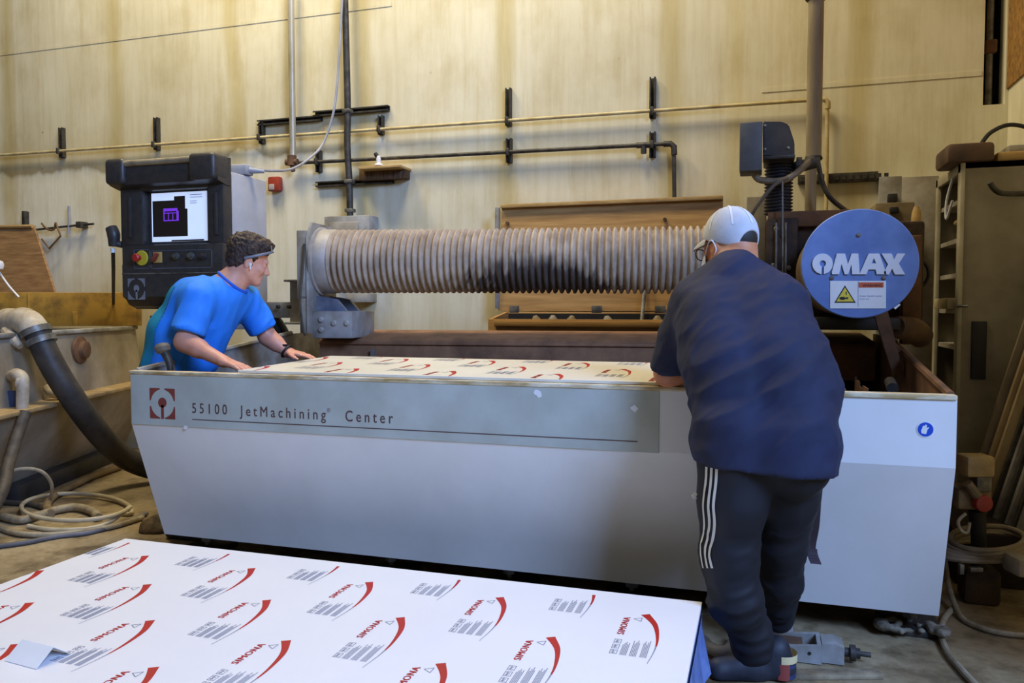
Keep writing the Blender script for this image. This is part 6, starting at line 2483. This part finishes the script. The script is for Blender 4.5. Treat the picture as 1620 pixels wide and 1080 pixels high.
m = MB()
m.lathe([(0.008, 0), (0.007, 0.004), (0.003, 0.006)], PH(-0.014, 0, 0.145), u_, 12)
m.build('button', seamm, capo)
m = MB()
vs, fs = [], []
n = 16
for j, rad in enumerate((0.0, 0.35, 0.7, 1.0)):
    for k in range(n + 1):
        a = -1.15 + 2.3 * k / n
        base = V((0.100 * math.cos(a) * 1.02 - 0.014, 0.088 * math.sin(a), 0.040 - 0.010 * abs(math.sin(a)) ** 2))
        ext = 0.072 * math.cos(a * 1.28) ** 0.7 if abs(a * 1.28) < 1.57 else 0
        q = base + V((ext * rad, 0, -0.016 * rad * rad - 0.008 * rad * abs(math.sin(a))))
        vs.append(PH(q.x, q.y, q.z))
nv = len(vs)
vs += [v - u_ * 0.004 for v in vs]
for j in range(3):
    for k in range(n):
        a, b, c, d_ = j * (n + 1) + k, j * (n + 1) + k + 1, (j + 1) * (n + 1) + k + 1, (j + 1) * (n + 1) + k
        fs += [[a, b, c, d_], [nv + d_, nv + c, nv + b, nv + a]]
for k in range(n):
    a, b = 3 * (n + 1) + k, 3 * (n + 1) + k + 1
    fs.append([a, b, nv + b, nv + a])
m.raw(vs, fs)
m.build('brim', capm, capo, ang=50)
S = SDF(HB - V((0.2, 0.2, 0.1)), HB + V((0.2, 0.2, 0.2)), 0.004)
S.ell(PH(-0.016, 0, 0.028), (0.104, 0.083, 0.104), BH, 0)
S.plane(PH(-0.055, 0, 0.0), f_)
S.plane(PH(0, 0, 0.038), u_)
S.plane(PH(0, 0, -0.044), -u_)
for sgn in (-1, 1):
    S.plane(PH(0, 0.058 * sgn, 0.0), l_ * sgn)
link('cap_closure', S.mesh('cap_closure'), blackr, capo, ang=60, label='dark gap and strap at the back of the cap')
# glasses, face mask
m = MB()
for sgn in (-1, 1):
    m.tube([PH(-0.02, 0.086 * sgn, 0.010), PH(0.05, 0.080 * sgn, 0.006), PH(0.112, 0.064 * sgn, 0.002)], 0.0024, 8, sub=3)
    ring_ = [PH(0.114 - 0.006 * abs(math.cos(a)), (0.034 + 0.028 * math.cos(a)) * sgn, -0.012 + 0.021 * math.sin(a)) for a in [2 * math.pi * k / 20 for k in range(20)]]
    m.tube(ring_, 0.0022, 6, closed=True)
m.tube([PH(0.112, -0.010, -0.004), PH(0.117, 0, 0.0), PH(0.112, 0.010, -0.004)], 0.002, 6, sub=3)
m.build('glasses', blackr, p2, ang=180)
m = MB()
vs, fs = [], []
for j in range(7):
    for k in range(13):
        a = -1.2 + 2.4 * k / 12
        z = -0.020 - 0.105 * j / 6
        b = 0.112 * math.sin(math.pi * (0.18 + 0.7 * j / 6)) ** 0.3
        vs.append(PH(b * math.cos(a) + 0.012, 0.074 * math.sin(a) * (1 - 0.18 * (j / 6) ** 2), z - 0.01 * math.cos(a)))
nv = len(vs)
vs += [v + (v - HB).normalized() * 0.002 for v in vs]
for j in range(6):
    for k in range(12):
        q = [j * 13 + k, j * 13 + k + 1, (j + 1) * 13 + k + 1, (j + 1) * 13 + k]
        fs += [q, [i + nv for i in q[::-1]]]
m.raw(vs, fs)
maskm = pm('mask_white', rgb(226, 232, 240), rgb(216, 224, 234), 0.8)
mk_ = m.build('face_mask', maskm, p2, ang=180)
for sgn in (-1, 1):
    m = MB()
    m.tube([PH(0.052, 0.071 * sgn, -0.030), PH(0.010, 0.086 * sgn, 0.012), PH(-0.016, 0.094 * sgn, 0.010), PH(-0.026, 0.090 * sgn, -0.022), PH(-0.006, 0.086 * sgn, -0.050), PH(0.046, 0.066 * sgn, -0.104)], 0.0022, 8, sub=6)
    m.build('ear_loop', maskm, mk_, ang=180)
